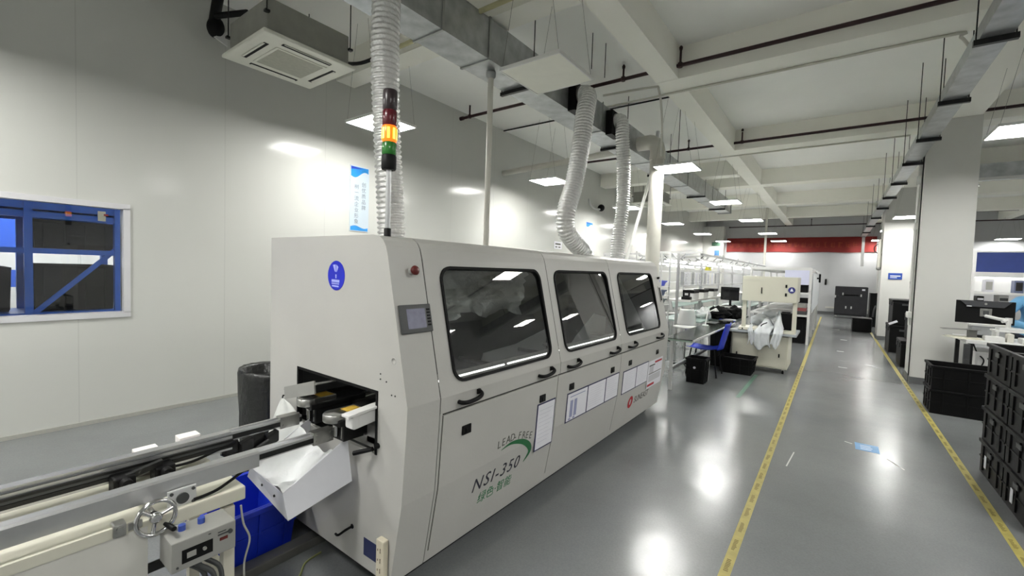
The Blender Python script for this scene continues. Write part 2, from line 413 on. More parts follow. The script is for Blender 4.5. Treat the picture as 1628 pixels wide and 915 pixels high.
# upper hoods with glazed openings
GLASSM=glassmat('dark_hood_glass',(0.66,0.69,0.68),0.13,0.02)
hoods=[(1.484,2.632,1.588,2.53),(2.638,3.712,2.722,3.63),(3.718,4.95,3.87,4.82)]
HX=[(1.685,2.43),(2.81,3.54),(3.95,4.74)]
ZB,ZT=0.965,1.635
def onslope(y,s,off=0.0):
    z=ZB+(ZT-ZB)*s; n=fn(1.3); return Vector((fx(z),y,z))+n*off
SL=(Vector((fx(ZT),0,ZT))-Vector((fx(ZB),0,ZB))).length
def hood(y0,y1,w0,w1,hy):
    zb,zt=1.015,1.598
    s0=(zb-ZB)/(ZT-ZB); s1=(zt-ZB)/(ZT-ZB); cs=(s0+s1)/2; hh=(s1-s0)*SL; ww=w1-w0; cy=(w0+w1)/2
    inner=rrect(ww,hh,0.075,6); N=len(inner)
    mb=MB(); strip(mb,y0,y1,0.882,ZB,0.0); strip(mb,y0,y1,ZT,1.743,0.0)
    vs=[];fs=[]
    for (u,v) in inner:
        p=onslope(cy+u,cs+v/SL); vs.append(p)
    # outer ring: project each inner point outward to the plate border, corners included
    border=[]
    for i,(u,v) in enumerate(inner):
        q=i//7; j=i%7
        if q==0: Y,S=(y1,cs+v/SL) if j<3 else ((y1,1.0) if j==3 else (cy+u,1.0))
        elif q==1: Y,S=(cy+u,1.0) if j<3 else ((y0,1.0) if j==3 else (y0,cs+v/SL))
        elif q==2: Y,S=(y0,cs+v/SL) if j<3 else ((y0,0.0) if j==3 else (cy+u,0.0))
        else: Y,S=(cy+u,0.0) if j<3 else ((y1,0.0) if j==3 else (y1,cs+v/SL))
        border.append(onslope(Y,S))
    vs+=border
    for i in range(N): fs.append((i,(i+1)%N,N+(i+1)%N,N+i))
    back=[p+fn(1.3)*-0.012 for p in vs[:N]]
    vs+=back
    for i in range(N): fs.append((i,2*N+i,2*N+(i+1)%N,(i+1)%N))
    mb.add(vs,fs)
    h=mb.build('hood',MACH,mach,fix=False)
    # rubber gasket
    mb=MB(); g1=rrect(ww+0.008,hh+0.008,0.078,6); g2=rrect(ww-0.022,hh-0.022,0.066,6)
    vs=[];fs=[]
    for ring,o in ((g1,0.0),(g1,0.010),(g2,0.008),(g2,-0.014)):
        for u,v in ring: vs.append(onslope(cy+u,cs+v/SL,o))
    for k in range(3):
        for i in range(N): fs.append((k*N+i,k*N+(i+1)%N,(k+1)*N+(i+1)%N,(k+1)*N+i))
    mb.add(vs,fs); mb.build('window_gasket',BLACKR,h)
    mb=MB(); g3=rrect(ww-0.018,hh-0.018,0.068,6)
    mb.poly([onslope(cy+u,cs+v/SL,-0.003-0.012*v/hh) for u,v in g3])
    mb.build('window_glass',GLASSM,h,fix=False)
    for y in hy:
        mb=MB(); z=0.925
        pts=[fp(y-0.075,z-0.008,0.002),fp(y-0.072,z-0.008,0.026),fp(y-0.03,z-0.010,0.036),fp(y+0.03,z-0.004,0.038),fp(y+0.066,z+0.008,0.034),fp(y+0.074,z+0.018,0.016),fp(y+0.074,z+0.020,0.0)]
        mb.tube(smoothpath(pts,4),0.0115,8); mb.obox(fp(y+0.07,z+0.018,0.008),Vector((0,0.012,0)),Vector((0.006,0,0)),Vector((0,0,0.014)),0.003)
        mb.build('hood_handle',BLACKP,h)
for (y0,y1,w0,w1),hy in zip(hoods,HX): hood(y0,y1,w0,w1,hy)
# lower doors
doors=[(1.502,2.598),(2.606,3.712),(3.718,4.945)]
LATCH=[(1.676,2.414),(2.81,3.54),(3.945,4.721)]
for i,(y0,y1) in enumerate(doors):
    mb=MB(); strip(mb,y0,y1,0.160,0.872,0.005,0.017)
    d=mb.build('service_door',MACH,mach)
    for y in LATCH[i]:
        mb=MB(); z=0.757
        mb.obox(fp(y,z,0.008),Vector((0,0.034,0)),fn(z)*0.004,Vector((0,0,0.024)),0.003)
        mb.obox(fp(y+0.008,z-0.004,0.013),Vector((0,0.018,0)),fn(z)*0.003,Vector((0,0,0.012)),0.002)
        mb.build('door_latch',BLACKP,d)
for y0_,y1_ in ((2.600,2.604),(1.484,1.5),(4.947,4.95)):
    mb=MB(); strip(mb,y0_,y1_,0.155,0.88,0.0); mb.build('door_surround',MACH,mach)
# dark joints
mb=MB()
strip(mb,1.50,4.95,0.873,0.881,-0.003,0.004); strip(mb,1.4785,1.4835,0.88,1.743,-0.003,0.004); strip(mb,2.631,2.639,0.88,1.743,-0.003,0.004)
strip(mb,3.711,3.719,0.16,1.743,-0.003,0.004); strip(mb,4.949,4.9505,0.16,1.743,-0.002,0.003); strip(mb,2.597,2.607,0.16,0.873,-0.003,0.004); strip(mb,1.4985,1.502,0.16,0.873,0.0012,0.004)
mb.build('panel_joint',GAP,mach)
# lettering on the first door
def letters(txt,y,z,size,mat,name,off=0.0058,shear=0.0,rot=0.0,space=1.0,part=None):
    M=fM(y,z,off)@Matrix.Rotation(rot,4,'Z')
    text_mesh(txt,size,M,0.0004,shear,space=space).build(name,mat,part or mach)
letters('NSI-350',1.772,0.358,0.114,INK,'model_lettering',shear=0.22,space=1.2)
letters('绿色·智能',1.842,0.268,0.074,INKG,'chinese_lettering',shear=0.12,space=1.04)
n_=len('LEAD-FREE')
for i,ch in enumerate('LEAD-FREE'):
    t_=i/(n_-1); y=1.962+t_*0.325; z=0.553-0.033*t_+0.022*math.sin(PI*t_)
    letters(ch,y,z,0.064,INKGREY,'lead_free_lettering',rot=0.10-0.30*t_,shear=0.15)
cp=smoothpath([(2.0,0.535,0),(2.10,0.548,0),(2.22,0.522,0),(2.305,0.468,0),(2.322,0.42,0),(2.268,0.368,0)],8); n_=len(cp)
wd=[0.002+0.019*math.sin(PI*(i/(n_-1))**1.5)+0.010*math.sin(PI*i/(n_-1)) for i in range(n_)]
up=[];lo=[]
for i,p in enumerate(cp):
    d=(cp[min(i+1,n_-1)]-cp[max(i-1,0)]).normalized(); q=Vector((-d.y,d.x,0))*wd[i]*0.5*1.35
    up.append(p+q); lo.append(p-q)
mb=MB(); mb.add([fp(p.x,p.y,0.0064) for p in up]+[fp(p.x,p.y,0.0064) for p in lo],[(i,i+1,n_+i+1,n_+i) for i in range(n_-1)])
mb.build('green_swoosh',pm('swoosh_green',(28,104,58),0.5),mach)
# maker's logo and name
letters('SUNEAST',4.215,0.300,0.098,pm('logo_grey',(70,66,62),0.5),'maker_lettering',off=0.0058)
mb=MB(); c=(4.11,0.335); out=[];inn=[]
for i in range(24):
    a=2*PI*i/24; out.append(fp(c[0]+0.062*math.cos(a),c[1]+0.062*math.sin(a),0.0062)); inn.append(fp(c[0]+0.022*math.cos(a),c[1]+0.03*math.sin(a),0.0062))
mb.add(out+inn,[(i,(i+1)%24,24+(i+1)%24,24+i) for i in range(24)])
mb.build('maker_logo',INKRED,mach)
# documents in navy-edged sleeves
def sleeve(y0,y1,z0,z1,kind):
    zc=(z0+z1)/2; M=fM((y0+y1)/2,zc,0.0055); w=y1-y0; h=z1-z0
    mb=MB(); mb.box(-w/2,w/2,-h/2,h/2,0,0.003); s=mb.xform(M).build('document_sleeve',NAVY,mach)
    mb=MB(); e=0.009; mb.box(-w/2+e,w/2-e,-h/2+e,h/2-e,0.003,0.0038); mb.xform(M).build('paper_sheet',PAPER,s)
    mb=MB()
    if kind=='table':
        mb.box(-w*0.36,w*0.36,h*0.33,h*0.36,0.0038,0.0042)
        for c in (-0.27,-0.08): mb.box(w*c-w*0.07,w*c+w*0.06,-h*0.36,h*0.22,0.0038,0.0042)
        for c in (-0.38,-0.18): mb.box(w*c,w*c+w*0.1,-h*0.44,-h*0.38,0.0038,0.0042)
    else:
        for k in range(9):
            z=h*(0.34-k*0.085); mb.box(-w*0.36,w*(0.36-0.1*(k%3)),z,z+h*0.008,0.0038,0.0041)
    mb.xform(M).build('print',pm('pale_print',(150,154,186),0.6) if kind=='table' else pm('faint_print',(196,196,206),0.6),s)
sleeve(2.362,2.586,0.405,0.725,'text')
for (y0,y1),k in zip(((2.757,3.086),(3.086,3.424),(3.424,3.70)),('table','text','text')): sleeve(y0,y1,0.490,0.712,k)
for (y0,y1) in ((3.80,4.14),(4.14,4.475)): sleeve(y0,y1,0.475,0.695,'text')
M=fM(4.715,0.535,0.0055); mb=MB(); mb.box(-0.225,0.225,-0.145,0.145,0,0.002); s=mb.xform(M).build('notice_sheet',PAPER,mach)
mb=MB(); mb.box(-0.2,-0.02,0.085,0.1,0.002,0.0026); mb.box(-0.2,0.2,0.0,0.008,0.002,0.0026)
for k in range(5): mb.box(-0.19,-0.06,0.07-k*0.014,0.074-k*0.014,0.002,0.0026); mb.box(-0.19,0.18,-0.02-k*0.014,-0.016-k*0.014,0.002,0.0026)
mb.xform(M).build('print',INKGREY,s)
mb=MB(); mb.box(-0.03,0.2,0.105,0.125,0.002,0.0026); mb.box(-0.21,0.0,-0.13,-0.105,0.002,0.0026); mb.xform(M).build('red_print',INKRED,s)
# touch screen and emergency stop
M=fM(1.388,1.348,0.0); mb=MB(); mb.box(-0.094,0.094,-0.068,0.068,0,0.014,0.004); hm=mb.xform(M).build('touch_panel',GREYDK,mach)
mb=MB(); mb.box(-0.058,0.054,-0.047,0.047,0.014,0.0148); mb.xform(M).build('screen',pm('lit_grey_screen',(104,104,118),0.25,noise=0.15,nscale=30,emit=(176,176,205),es=SCREEN),hm)
mb=MB()
for k in range(6): mb.box(0.064,0.084,0.036-k*0.015,0.045-k*0.015,0.014,0.0165,0.001)
mb.xform(M).build('function_keys',BLACKP,hm)
Mz=fM(1.402,1.572,0.0); mb=MB(); mb.lathe([(0.019,0),(0.019,0.012),(0.012,0.014),(0.012,0.02)],n=18); es=mb.xform(Mz).build('stop_button_collar',GREYBOX,mach)
mb=MB(); mb.lathe([(0.013,0.018),(0.022,0.022),(0.024,0.032),(0.02,0.038),(0.0005,0.04)],n=18); mb.xform(Mz).build('emergency_stop_button',REDP,es)
# signal tower
tx,ty=-1.748,1.335
mb=MB(); mb.lathe([(0.017,1.738),(0.017,1.775),(0.011,1.778)],(tx,ty,0),14); tw=mb.build('signal_tower',BLACKP,mach)
mb=MB(); mb.cyl((tx,ty,1.775),(tx,ty,2.06),0.0125,14); mb.build('tower_pole',ALU,tw)
for nm,z0,z1,mt,r in (('tower_base',2.055,2.125,BLACKP,0.035),('green_lens',2.125,2.185,pm('green_lens_plastic',(44,120,44),0.25),0.034),
   ('amber_lens',2.185,2.262,pm('amber_lens_lit',(255,120,20),0.3,emit=(255,92,14),es=AMBER),0.0345),('red_lens',2.262,2.335,pm('red_lens_plastic',(92,18,30),0.25),0.034),('buzzer_cap',2.335,2.43,pm('dark_cap_plastic',(44,34,36),0.3),0.034)):
    mb=MB(); e=0.006
    pr=[(r*0.9,z0)]+[(r,z0+e),(r,z1-e)]+[(r*0.9,z1)]
    mb.lathe(pr,(tx,ty,0),22); mb.build(nm,mt,tw)
mb=MB()
for k in range(8):
    a=2*PI*k/8; mb.obox((tx+0.03*math.cos(a),ty+0.03*math.sin(a),2.224),(0.0055*math.cos(a),0.0055*math.sin(a),0),(-0.006*math.sin(a),0.006*math.cos(a),0),(0,0,0.026))
mb.build('amber_bulb_glow',pm('amber_bulb',(255,210,80),0.3,emit=(255,190,60),es=AMBER*1.6),tw)
# blue round sticker and blue label on the end panel
ye=MY0
mb=MB(); mb.cyl((-2.084,ye,1.536),(-2.084,ye-0.002,1.536),0.077,36); st=mb.build('round_blue_sticker',pm('sticker_blue',(28,40,196),0.3,noise=0.1),mach)
mb=MB(); q=ye-0.0026
def flat(mb,pts): return mb.poly([(-2.084+u,q,1.536+v) for u,v in pts])
flat(mb,[(-0.03,0.055),(-0.004,0.058),(-0.002,0.018),(-0.012,0.022)]); flat(mb,[(0.002,0.058),(0.022,0.045),(0.008,0.02),(0.002,0.018)]); flat(mb,[(-0.007,0.006),(0.006,0.006),(0.005,-0.014),(-0.005,-0.014)])
for u0,u1,v0,v1 in ((-0.04,0.032,-0.034,-0.02),(-0.04,0.03,-0.044,-0.038),(-0.036,0.026,-0.058,-0.05)):
    flat(mb,[(u0,v0),(u1,v0-0.002),(u1,v1-0.002),(u0,v1)])
mb.build('sticker_print',pm('sticker_print_pale',(170,178,244),0.4),st,fix=False)
mb=MB(); mb.box(-1.805,-1.69,ye-0.002,ye,0.165,0.252); mb.build('dark_blue_label',pm('label_blue',(40,48,88),0.5),mach)
mb=MB(); mb.cyl((-1.905,ye,0.268),(-1.905,ye-0.003,0.268),0.012,16); mb.build('cable_hole',BLACKR,mach)
mb=MB()
for (x,z,r) in ((-1.605,1.16,0.017),):
    mb.lathe([(r,0),(r,0.0015),(r-0.003,0.002),(r-0.003,0.0005),(0.0005,0.0005)],n=20,M=frameM((x,ye,z),(1,0,0),(0,0,1)))
mb.build('knockout_plug',MACH,mach)
mb=MB()
for (x,z) in ((-1.70,1.06),(-1.70,1.085),(-1.655,1.055),(-1.59,1.0),(-1.615,1.0)): mb.cyl((x,ye,z),(x,ye-0.002,z),0.004,10)
mb.build('panel_screw',DKMETAL,mach)
# interior seen through the opening and the windows
INT=pm('sooty_interior_steel',(70,71,70),0.55,metal=0.3,noise=0.3,nscale=6)
mb=MB(); y0,y1=yb+0.002,MY1-0.135
mb.quad((-2.74,y0,0.55),(-2.74,y1,0.55),(-2.74,y1,1.72),(-2.74,y0,1.72)); mb.quad((-2.74,y0,0.6),(-1.55,y0,0.6),(-1.55,y1,0.6),(-2.74,y1,0.6)); mb.quad((-2.74,y1-0.01,0.55),(-1.52,y1-0.01,0.55),(-1.7,y1-0.01,1.7),(-2.74,y1-0.01,1.7))
mb.quad((-2.74,y0,1.72),(-1.8,y0,1.72),(-1.8,y1,1.72),(-2.74,y1,1.72))
mb.build('interior_liner',INT,mach,fix=False)
mb=MB()
for x,z in ((-2.27,0.80),(-1.98,0.80)):
    mb.box(x-0.025,x+0.025,1.32,4.9,z-0.04,z); mb.box(x-0.01,x+0.01,1.32,4.9,z,z+0.02)
mb.build('finger_conveyor_rail',STEEL,mach)
mb=MB(); mb.box(-1.80,-1.62,1.6,4.85,0.90,0.915); mb.box(-1.80,-1.79,1.6,4.85,0.915,0.98); mb.box(-1.635,-1.62,1.6,4.85,0.915,0.955)
mb.build('drip_channel',STEEL,mach)
mb=MB()
for y0_,y1_ in ((1.66,2.25),(2.29,3.05),(3.09,3.9),(3.94,4.82)): mb.cyl((-1.71,y0_,0.975),(-1.71,y1_,0.975),0.006,10)
mb.build('interior_lamp_tube',pm('lit_tube',(255,255,255),0.4,emit=(255,255,250),es=TUBE),mach)
FOIL=pm('crumpled_foil',(190,192,190),0.42,metal=0.9,noise=0.2,nscale=5,bump=1.0,bscale=16)
mb=MB(); R_=random.Random(3); nx,nz=26,16; vs=[];fs=[]
for j in range(nz+1):
    for i in range(nx+1):
        y=1.75+1.12*i/nx; z=1.27+0.42*j/nz+ (0.03*math.sin(i*0.7) if j==0 else 0)
        vs.append((-1.98-0.07*R_.random()+0.10*(z-1.3),y,z))
for j in range(nz):
    for i in range(nx):
        a=j*(nx+1)+i; fs.append((a,a+1,a+nx+2,a+nx+1))
mb.add(vs,fs,True); mb.build('foil_insulation',FOIL,mach,fix=False)
for nm_,ax_,pts_ in (('near_guide_plate','x',((2.57,0.80),(3.55,0.81),(3.55,1.04),(3.05,0.95),(2.62,0.93))),('far_guide_plate','x',((4.03,0.81),(4.90,0.80),(4.90,1.06),(4.58,1.12),(4.15,0.90)))):
    mb=MB(); mb.prism(list(pts_),'x',-2.206,-2.2); mb.build(nm_,ALUW,mach)
mb=MB(); mb.prism([(-2.05,1.52),(-1.90,0.85),(-1.70,0.93),(-1.85,1.19)],'y',4.915,4.925); mb.build('end_baffle',ALUW,mach)
for y in (1.75,2.45,3.1,3.5,4.5):
    mb=MB(); mb.cyl((-2.3,y,0.9),(-1.85,y,0.9),0.016,10); mb.build('guide_shaft',STEEL,mach)
# drive blocks of the finger conveyor in the opening
for cx_,cy_,sc in ((-2.235,1.25,1.0),(-1.91,1.21,1.05)):
    mb=MB(); mb.box(cx_-0.06,cx_+0.06,cy_-0.05,cy_+0.28,0.82,0.85,0.004); mb.box(cx_-0.045,cx_+0.05,cy_-0.02,cy_+0.2,0.74,0.82,0.004); mb.box(cx_-0.05,cx_+0.03,cy_+0.1,cy_+0.6,0.85,0.88)
    dr=mb.build('drive_block',DKMETAL,mach)
    mb=MB(); mb.lathe([(0.052,0.838),(0.055,0.843),(0.055,0.872),(0.05,0.878),(0.0005,0.879)],(cx_-0.005,cy_-0.035,0),22); mb.box(cx_-0.055,cx_+0.05,cy_-0.03,cy_+0.10,0.842,0.878,0.004)
    mb.build('sprocket_cover',STEEL,dr)
    mb=MB(); mb.box(cx_-0.03,cx_+0.045,cy_+0.01,cy_+0.085,0.8785,0.8795); mb.build('yellow_warning_label',YELLOW,dr)
    mb=MB(); mb.cyl((cx_,cy_-0.03,0.76),(cx_,cy_-0.03,0.84),0.011,10); mb.cyl((cx_-0.03,cy_-0.02,0.77),(cx_-0.03,cy_-0.02,0.83),0.008,10); mb.cyl((cx_+0.03,cy_-0.01,0.75),(cx_+0.03,cy_-0.01,0.83),0.012,10)
    mb.build('drive_pin',CHROME,dr)
mb=MB(); mb.obox((-2.28,1.33,0.93),(0.17,0,0.045),(0,0.14,0),(0,0,0.0) if False else (0.0,0.0,0.003)); mb.obox((-2.28,1.19,0.912),(0.155,0,0.045),(0,0.004,0),(-0.004,0,0.034)); mb.build('upper_guard_bar',GREYBOX,mach)
mb=MB(); mb.obox((-1.745,1.27,0.885),(0.012,0,0),(0,0.11,0.012),(0,0,0.036),0.008); mb.obox((-1.76,1.17,0.878),(0.03,0,0),(0,0.02,0),(0,0,0.036),0.01); mb.obox((-1.745,1.22,0.918),(0.028,0,0),(0,0.10,0.008),(0,0,0.006),0.003)
mb.build('white_guide_arm',pm('white_nylon',(222,222,220),0.4),mach)
mb=MB(); mb.box(-1.83,-1.725,1.30,1.5,0.72,0.81); mb.box(-1.95,-1.75,1.3,1.34,0.70,0.75); mb.build('catch_pan',STEEL,mach)
mb=MB(); mb.cyl((-1.72,1.262,0.735),(-1.70,1.29,0.74),0.014,12); mb.cyl((-1.80,1.205,0.698),(-1.715,1.25,0.728),0.011,10); mb.build('crank_handle',BLACKP,mach)
mb=MB(); mb.box(-1.73,-1.715,1.272,1.30,0.69,1.0); mb.box(-2.47,-1.715,1.274,1.30,0.985,1.0); mb.box(-2.47,-2.455,1.274,1.3,0.69,1.0); mb.build('opening_edge_trim',BLACKR,mach)
# side cover, knob and slot at the far end
mb=MB(); mb.obox(fp(5.02,1.55,0.012),(0,0.012,0),fn(1.5)*0.014,Vector((0,0,0.012)),0.003); mb.build('side_knob',BLACKP,mach)
mb=MB(); M=fM(5.01,1.37,0.0); mb.box(-0.035,0.035,-0.09,0.09,0,0.006,0.003); sl=mb.xform(M).build('side_switch_plate',MACH,mach)
mb=MB(); mb.box(-0.018,0.02,-0.075,0.075,0.006,0.009,0.002); mb.xform(M).build('slot_insert',BLACKP,sl)
mb=MB(); mb.box(-2.74,-1.70,1.36,5.0,0.0,0.10); mb.build('underside_light_block',BLACKR,mach)  # black block added to keep light from passing under the machine
# power strip fixed to the front corner
ps=thing('power_strip',(-1.63,MY0-0.02,0.06),'cream power strip fixed upright at the front corner of the soldering machine','power strip')
mb=MB(); mb.box(-1.665,-1.612,ye-0.034,ye-0.002,0.04,0.318,0.006); mb.build('casing',pm('cream_plastic',(216,208,186),0.45),ps)
mb=MB()
for k in range(5):
    z=0.27-k*0.048
    for dx,dz in ((-0.012,0),(0.006,0.006),(0.006,-0.006)): mb.box(-1.638+dx-0.002,-1.638+dx+0.002,ye-0.0352,ye-0.0335,z+dz-0.005,z+dz+0.005)
mb.build('socket_slots',pm('socket_brown',(92,74,56),0.6),ps)
# ================================================================ infeed conveyor
cv=thing('infeed_conveyor',(-2.1,0.1,0.0),'infeed conveyor with two long aluminium rails and a chrome handwheel, leading into the machine','conveyor')
CY0=-0.75
def rail(x,y0,y1,nm,flip):
    mb=MB(); zt=0.782
    pr=[(-0.028,0.716),(0.028,0.716),(0.028,0.775),(0.020,0.782),(-0.020,0.782),(-0.028,0.775)]
    mb.prism([(x+a,z) for a,z in pr],'y',y0,y1)
    r=mb.build(nm,ALU,cv)
    return r
fr_=rail(-1.975,CY0,0.845,'front_rail',1)
mb=MB(); mb.box(-2.012,-2.003,CY0,0.845,0.742,0.756); mb.build('chain_guide',BLACKP,fr_)
mb=MB(); mb.box(-2.318,-2.262,CY0,0.86,0.70,0.765); mb.box(-2.318,-2.275,CY0,0.86,0.765,0.782); br_=mb.build('back_rail',ALU,cv)
mb=MB(); mb.box(-2.266,-2.256,CY0,0.86,0.712,0.728); mb.box(-2.262,-2.252,CY0,0.86,0.742,0.752); mb.build('chain_guide',DKMETAL,br_)
mb=MB(); mb.box(-2.262,-2.259,CY0,0.86,0.729,0.741); mb.box(-2.275,-2.263,CY0,0.86,0.765,0.768);  mb.build('rail_groove',GREYDK,br_)
for x,y0,nm in ((-1.975,0.845,'front_rail_extension'),(-2.30,0.86,'back_rail_extension')):
    mb=MB(); mb.box(x-0.018,x+0.018,y0,1.205,0.735,0.775); mb.box(x-0.018,x-0.006,y0,1.205,0.775,0.782); e_=mb.build(nm,ALU,cv)
    mb=MB(); mb.box(x+0.0181,x+0.022,y0,1.205,0.742,0.764); mb.build('rail_edge_strip',DKMETAL,e_)
    mb=MB(); mb.box(x-0.024,x+0.026,1.09,1.19,0.728,0.788)
    for yy in (1.105,1.175): mb.cyl((x+0.026,yy,0.745),(x+0.031,yy,0.745),0.006,8); mb.cyl((x+0.026,yy,0.772),(x+0.031,yy,0.772),0.006,8)
    mb.build('joint_plate',STEEL,e_)
mb=MB()
for k in range(4): mb.obox((-2.285+0.02*(k%2),0.86+0.06*k,0.70),(0.022,0,0),(0,0.03,0.01),(0,0,0.028),0.008)
mb.tube(smoothpath([(-2.28,0.82,0.69),(-2.26,0.92,0.66),(-2.24,1.02,0.70)],6),0.014,8); mb.build('rail_tensioner',DKMETAL,cv)
# cross shafts between the rails
for y in (0.455,0.585):
    mb=MB(); mb.cyl((-2.29,y,0.715),(-1.99,y,0.715),0.011,12); s_=mb.build('cross_shaft',CHROME,cv)
    mb=MB(); mb.box(-2.27,-2.19,y-0.035,y+0.035,0.665,0.735,0.008); mb.cyl((-2.19,y,0.715),(-2.155,y,0.715),0.02,14); mb.build('shaft_bearing',BLACKP,s_)
mb=MB(); mb.obox((-2.22,0.52,0.735),(0.012,0,0),(0,0.06,0.012),(0,0,0.012),0.003); mb.build('bearing_link',DKMETAL,cv)
mb=MB(); mb.tube(smoothpath([(-2.22,0.60,0.715),(-2.2,0.68,0.72),(-2.22,0.80,0.735),(-2.26,0.87,0.73)],6),0.006,8); mb.build('belt_loop',BLACKR,cv)
mb=MB(); mb.tube(smoothpath([(-1.925,0.60,0.68),(-1.93,0.68,0.685),(-1.96,0.78,0.71),(-1.975,0.82,0.72)],6),0.006,8); mb.build('belt_loop',BLACKR,cv)
# cream table body
mb=MB(); mb.box(-2.36,-1.905,CY0,0.775,0.618,0.672,0.006); tb=mb.build('table_body',CREAM,cv)
mb=MB(); mb.box(-1.905,-1.893,CY0,0.40,0.655,0.690); mb.build('body_ledge',CREAM,tb)
mb=MB(); mb.box(-2.34,-1.903,CY0,0.455,0.16,0.652); mb.build('lower_panel',pm('white_panel_enamel',(208,207,200),0.35,noise=0.05),cv)
mb=MB(); mb.box(-1.93,-1.915,0.0,0.52,0.47,0.50); mb.build('lower_rail',DKMETAL,cv)
for x,y in ((-1.94,0.72),(-2.32,0.72),(-1.94,-0.68),(-2.32,-0.68)):
    mb=MB(); mb.box(x-0.02,x+0.02,y-0.02,y+0.02,0.03,0.60); mb.box(x-0.005,x+0.005,y+0.02,y+0.022,0.03,0.6); lg=mb.build('leg',pm('cream_leg',(214,210,194),0.4),cv)
    mb=MB(); mb.lathe([(0.028,0),(0.028,0.012),(0.01,0.02),(0.01,0.03)],(x,y,0),14); mb.build('levelling_foot',DKMETAL,lg)
mb=MB(); mb.box(-2.30,-1.96,0.70,0.74,0.28,0.32); mb.box(-1.96,-1.92,-0.66,0.70,0.16,0.20); mb.build('stretcher',pm('cream_leg',(0,0,0)),cv)
# handwheel with bearing plate
hx,hy,hz=-1.875,0.472,0.685
Mw=frameM((hx,hy,hz),(0,1,0.05),(-0.12,0,1))
mb=MB(); rim=[(0.056*math.cos(2*PI*k/32),0.056*math.sin(2*PI*k/32),0) for k in range(33)]
mb.tube([Mw@Vector(p) for p in rim],0.0075,10,cap=False)
for a in (0.3,0.3+2*PI/3,0.3+4*PI/3): mb.tube([Mw@Vector((0.012*math.cos(a),0.012*math.sin(a),-0.004)),Mw@Vector((0.052*math.cos(a),0.052*math.sin(a),0))],0.0065,8)
mb.lathe([(0.016,-0.03),(0.018,-0.008),(0.018,0.008),(0.012,0.012)],n=16,M=Mw); hw=mb.build('handwheel',CHROME,cv)
mb=MB(); mb.tube([Mw@Vector((0.022,-0.030,0.006)),Mw@Vector((0.03,-0.036,0.03)),Mw@Vector((0.034,-0.040,0.062))],0.009,10,radii=[0.006,0.0095,0.0085]); mb.build('crank_knob',BLACKP,hw)
mb=MB(); mb.cyl((-1.95,0.472,0.69),(-1.87,0.472,0.685),0.009,10); mb.build('wheel_shaft',STEEL,hw)
mb=MB(); mb.obox((-1.935,0.565,0.70),(0.006,0,0),(0,0.045,0),(0,0,0.036),0.003); pl=mb.build('bearing_plate',ALUW,cv)
mb=MB(); mb.cyl((-1.929,0.565,0.70),(-1.922,0.565,0.70),0.02,18); 
for dy in (-0.034,0.034):
    for dz in (-0.025,0.025): mb.cyl((-1.929,0.565+dy,0.70+dz),(-1.924,0.565+dy,0.70+dz),0.006,8)
mb.build('bearing_bore',GREYDK,pl)
mb=MB(); mb.box(-1.93,-1.885,0.36,0.395,0.655,0.70,0.005); mb.box(-1.91,-1.895,0.39,0.44,0.66,0.685,0.003); mb.cyl((-1.885,0.378,0.685),(-1.875,0.378,0.685),0.01,10); mb.build('shaft_clamp',STEEL,cv)
# speed controller box
mb=MB(); mb.box(-1.90,-1.775,0.488,0.688,0.512,0.618,0.004); cb=mb.build('speed_controller',GREYBOX,cv)
X=-1.7745
mb=MB(); mb.box(X,X+0.0012,0.518,0.612,0.535,0.583); mb.build('display_window',BLACKP,cb)
mb=MB(); mb.box(X+0.0012,X+0.004,0.532,0.56,0.55,0.57,0.001); mb.cyl((X,0.585,0.561),(X+0.009,0.585,0.561),0.006,10); mb.build('display_dial',GREYBOX,cb)
mb=MB(); mb.box(X,X+0.003,0.634,0.66,0.562,0.573,0.001); mb.build('red_switch',REDP,cb)
mb=MB(); mb.cyl((X,0.668,0.585),(X+0.006,0.668,0.585),0.008,14); mb.cyl((X,0.505,0.528),(X+0.003,0.505,0.528),0.004,8)
mb.box(X,X+0.0008,0.628,0.66,0.582,0.588); mb.box(X,X+0.0008,0.628,0.655,0.593,0.597); mb.box(X,X+0.0008,0.598,0.606,0.602,0.606); mb.build('panel_marks',GREYDK,cb)
for y in (0.54,0.60): mb=MB(); mb.cyl((-1.85,y,0.617),(-1.85,y,0.638),0.012,10); mb.build('blue_connector',pm('blue_connector',(60,84,170),0.4),cb)
mb=MB(); mb.tube(smoothpath([(-1.90,0.755,0.60),(-1.90,0.765,0.52),(-1.89,0.785,0.45),(-1.89,0.765,0.36),(-1.90,0.77,0.22),(-1.91,0.77,0.1),(-1.90,0.79,0.012)],6),0.004,8); mb.build('grey_power_cord',pm('cord_grey',(172,172,164),0.5),cv)
mb=MB()
for k,(dy,dx) in enumerate(((0.0,0.0),(0.02,0.03),(0.05,0.01))): mb.tube(smoothpath([(-1.92+dx,0.56+dy,0.515),(-1.90+dx,0.57+dy,0.46),(-1.88+dx,0.62+dy,0.40),(-1.86+dx,0.62+dy,0.30)],6),0.009,8)
mb.build('corrugated_lead',GREYDK,cb)
# two white blocks resting on the far side of the conveyor
for (x,y,lb) in ((-2.345,0.71,'white foam block with a pinkish top behind the conveyor, nearer the machine'),(-2.335,0.555,'low white block behind the conveyor back rail, left of the other block')):
    mb=MB(); mb.box(x-0.04,x+0.025,y-0.04,y+0.04,0.672,0.792 if y>0.6 else 0.779,0.003); tag(mb.build('foam_block',pm('white_foam',(230,226,222),0.7),None),lb,'block')

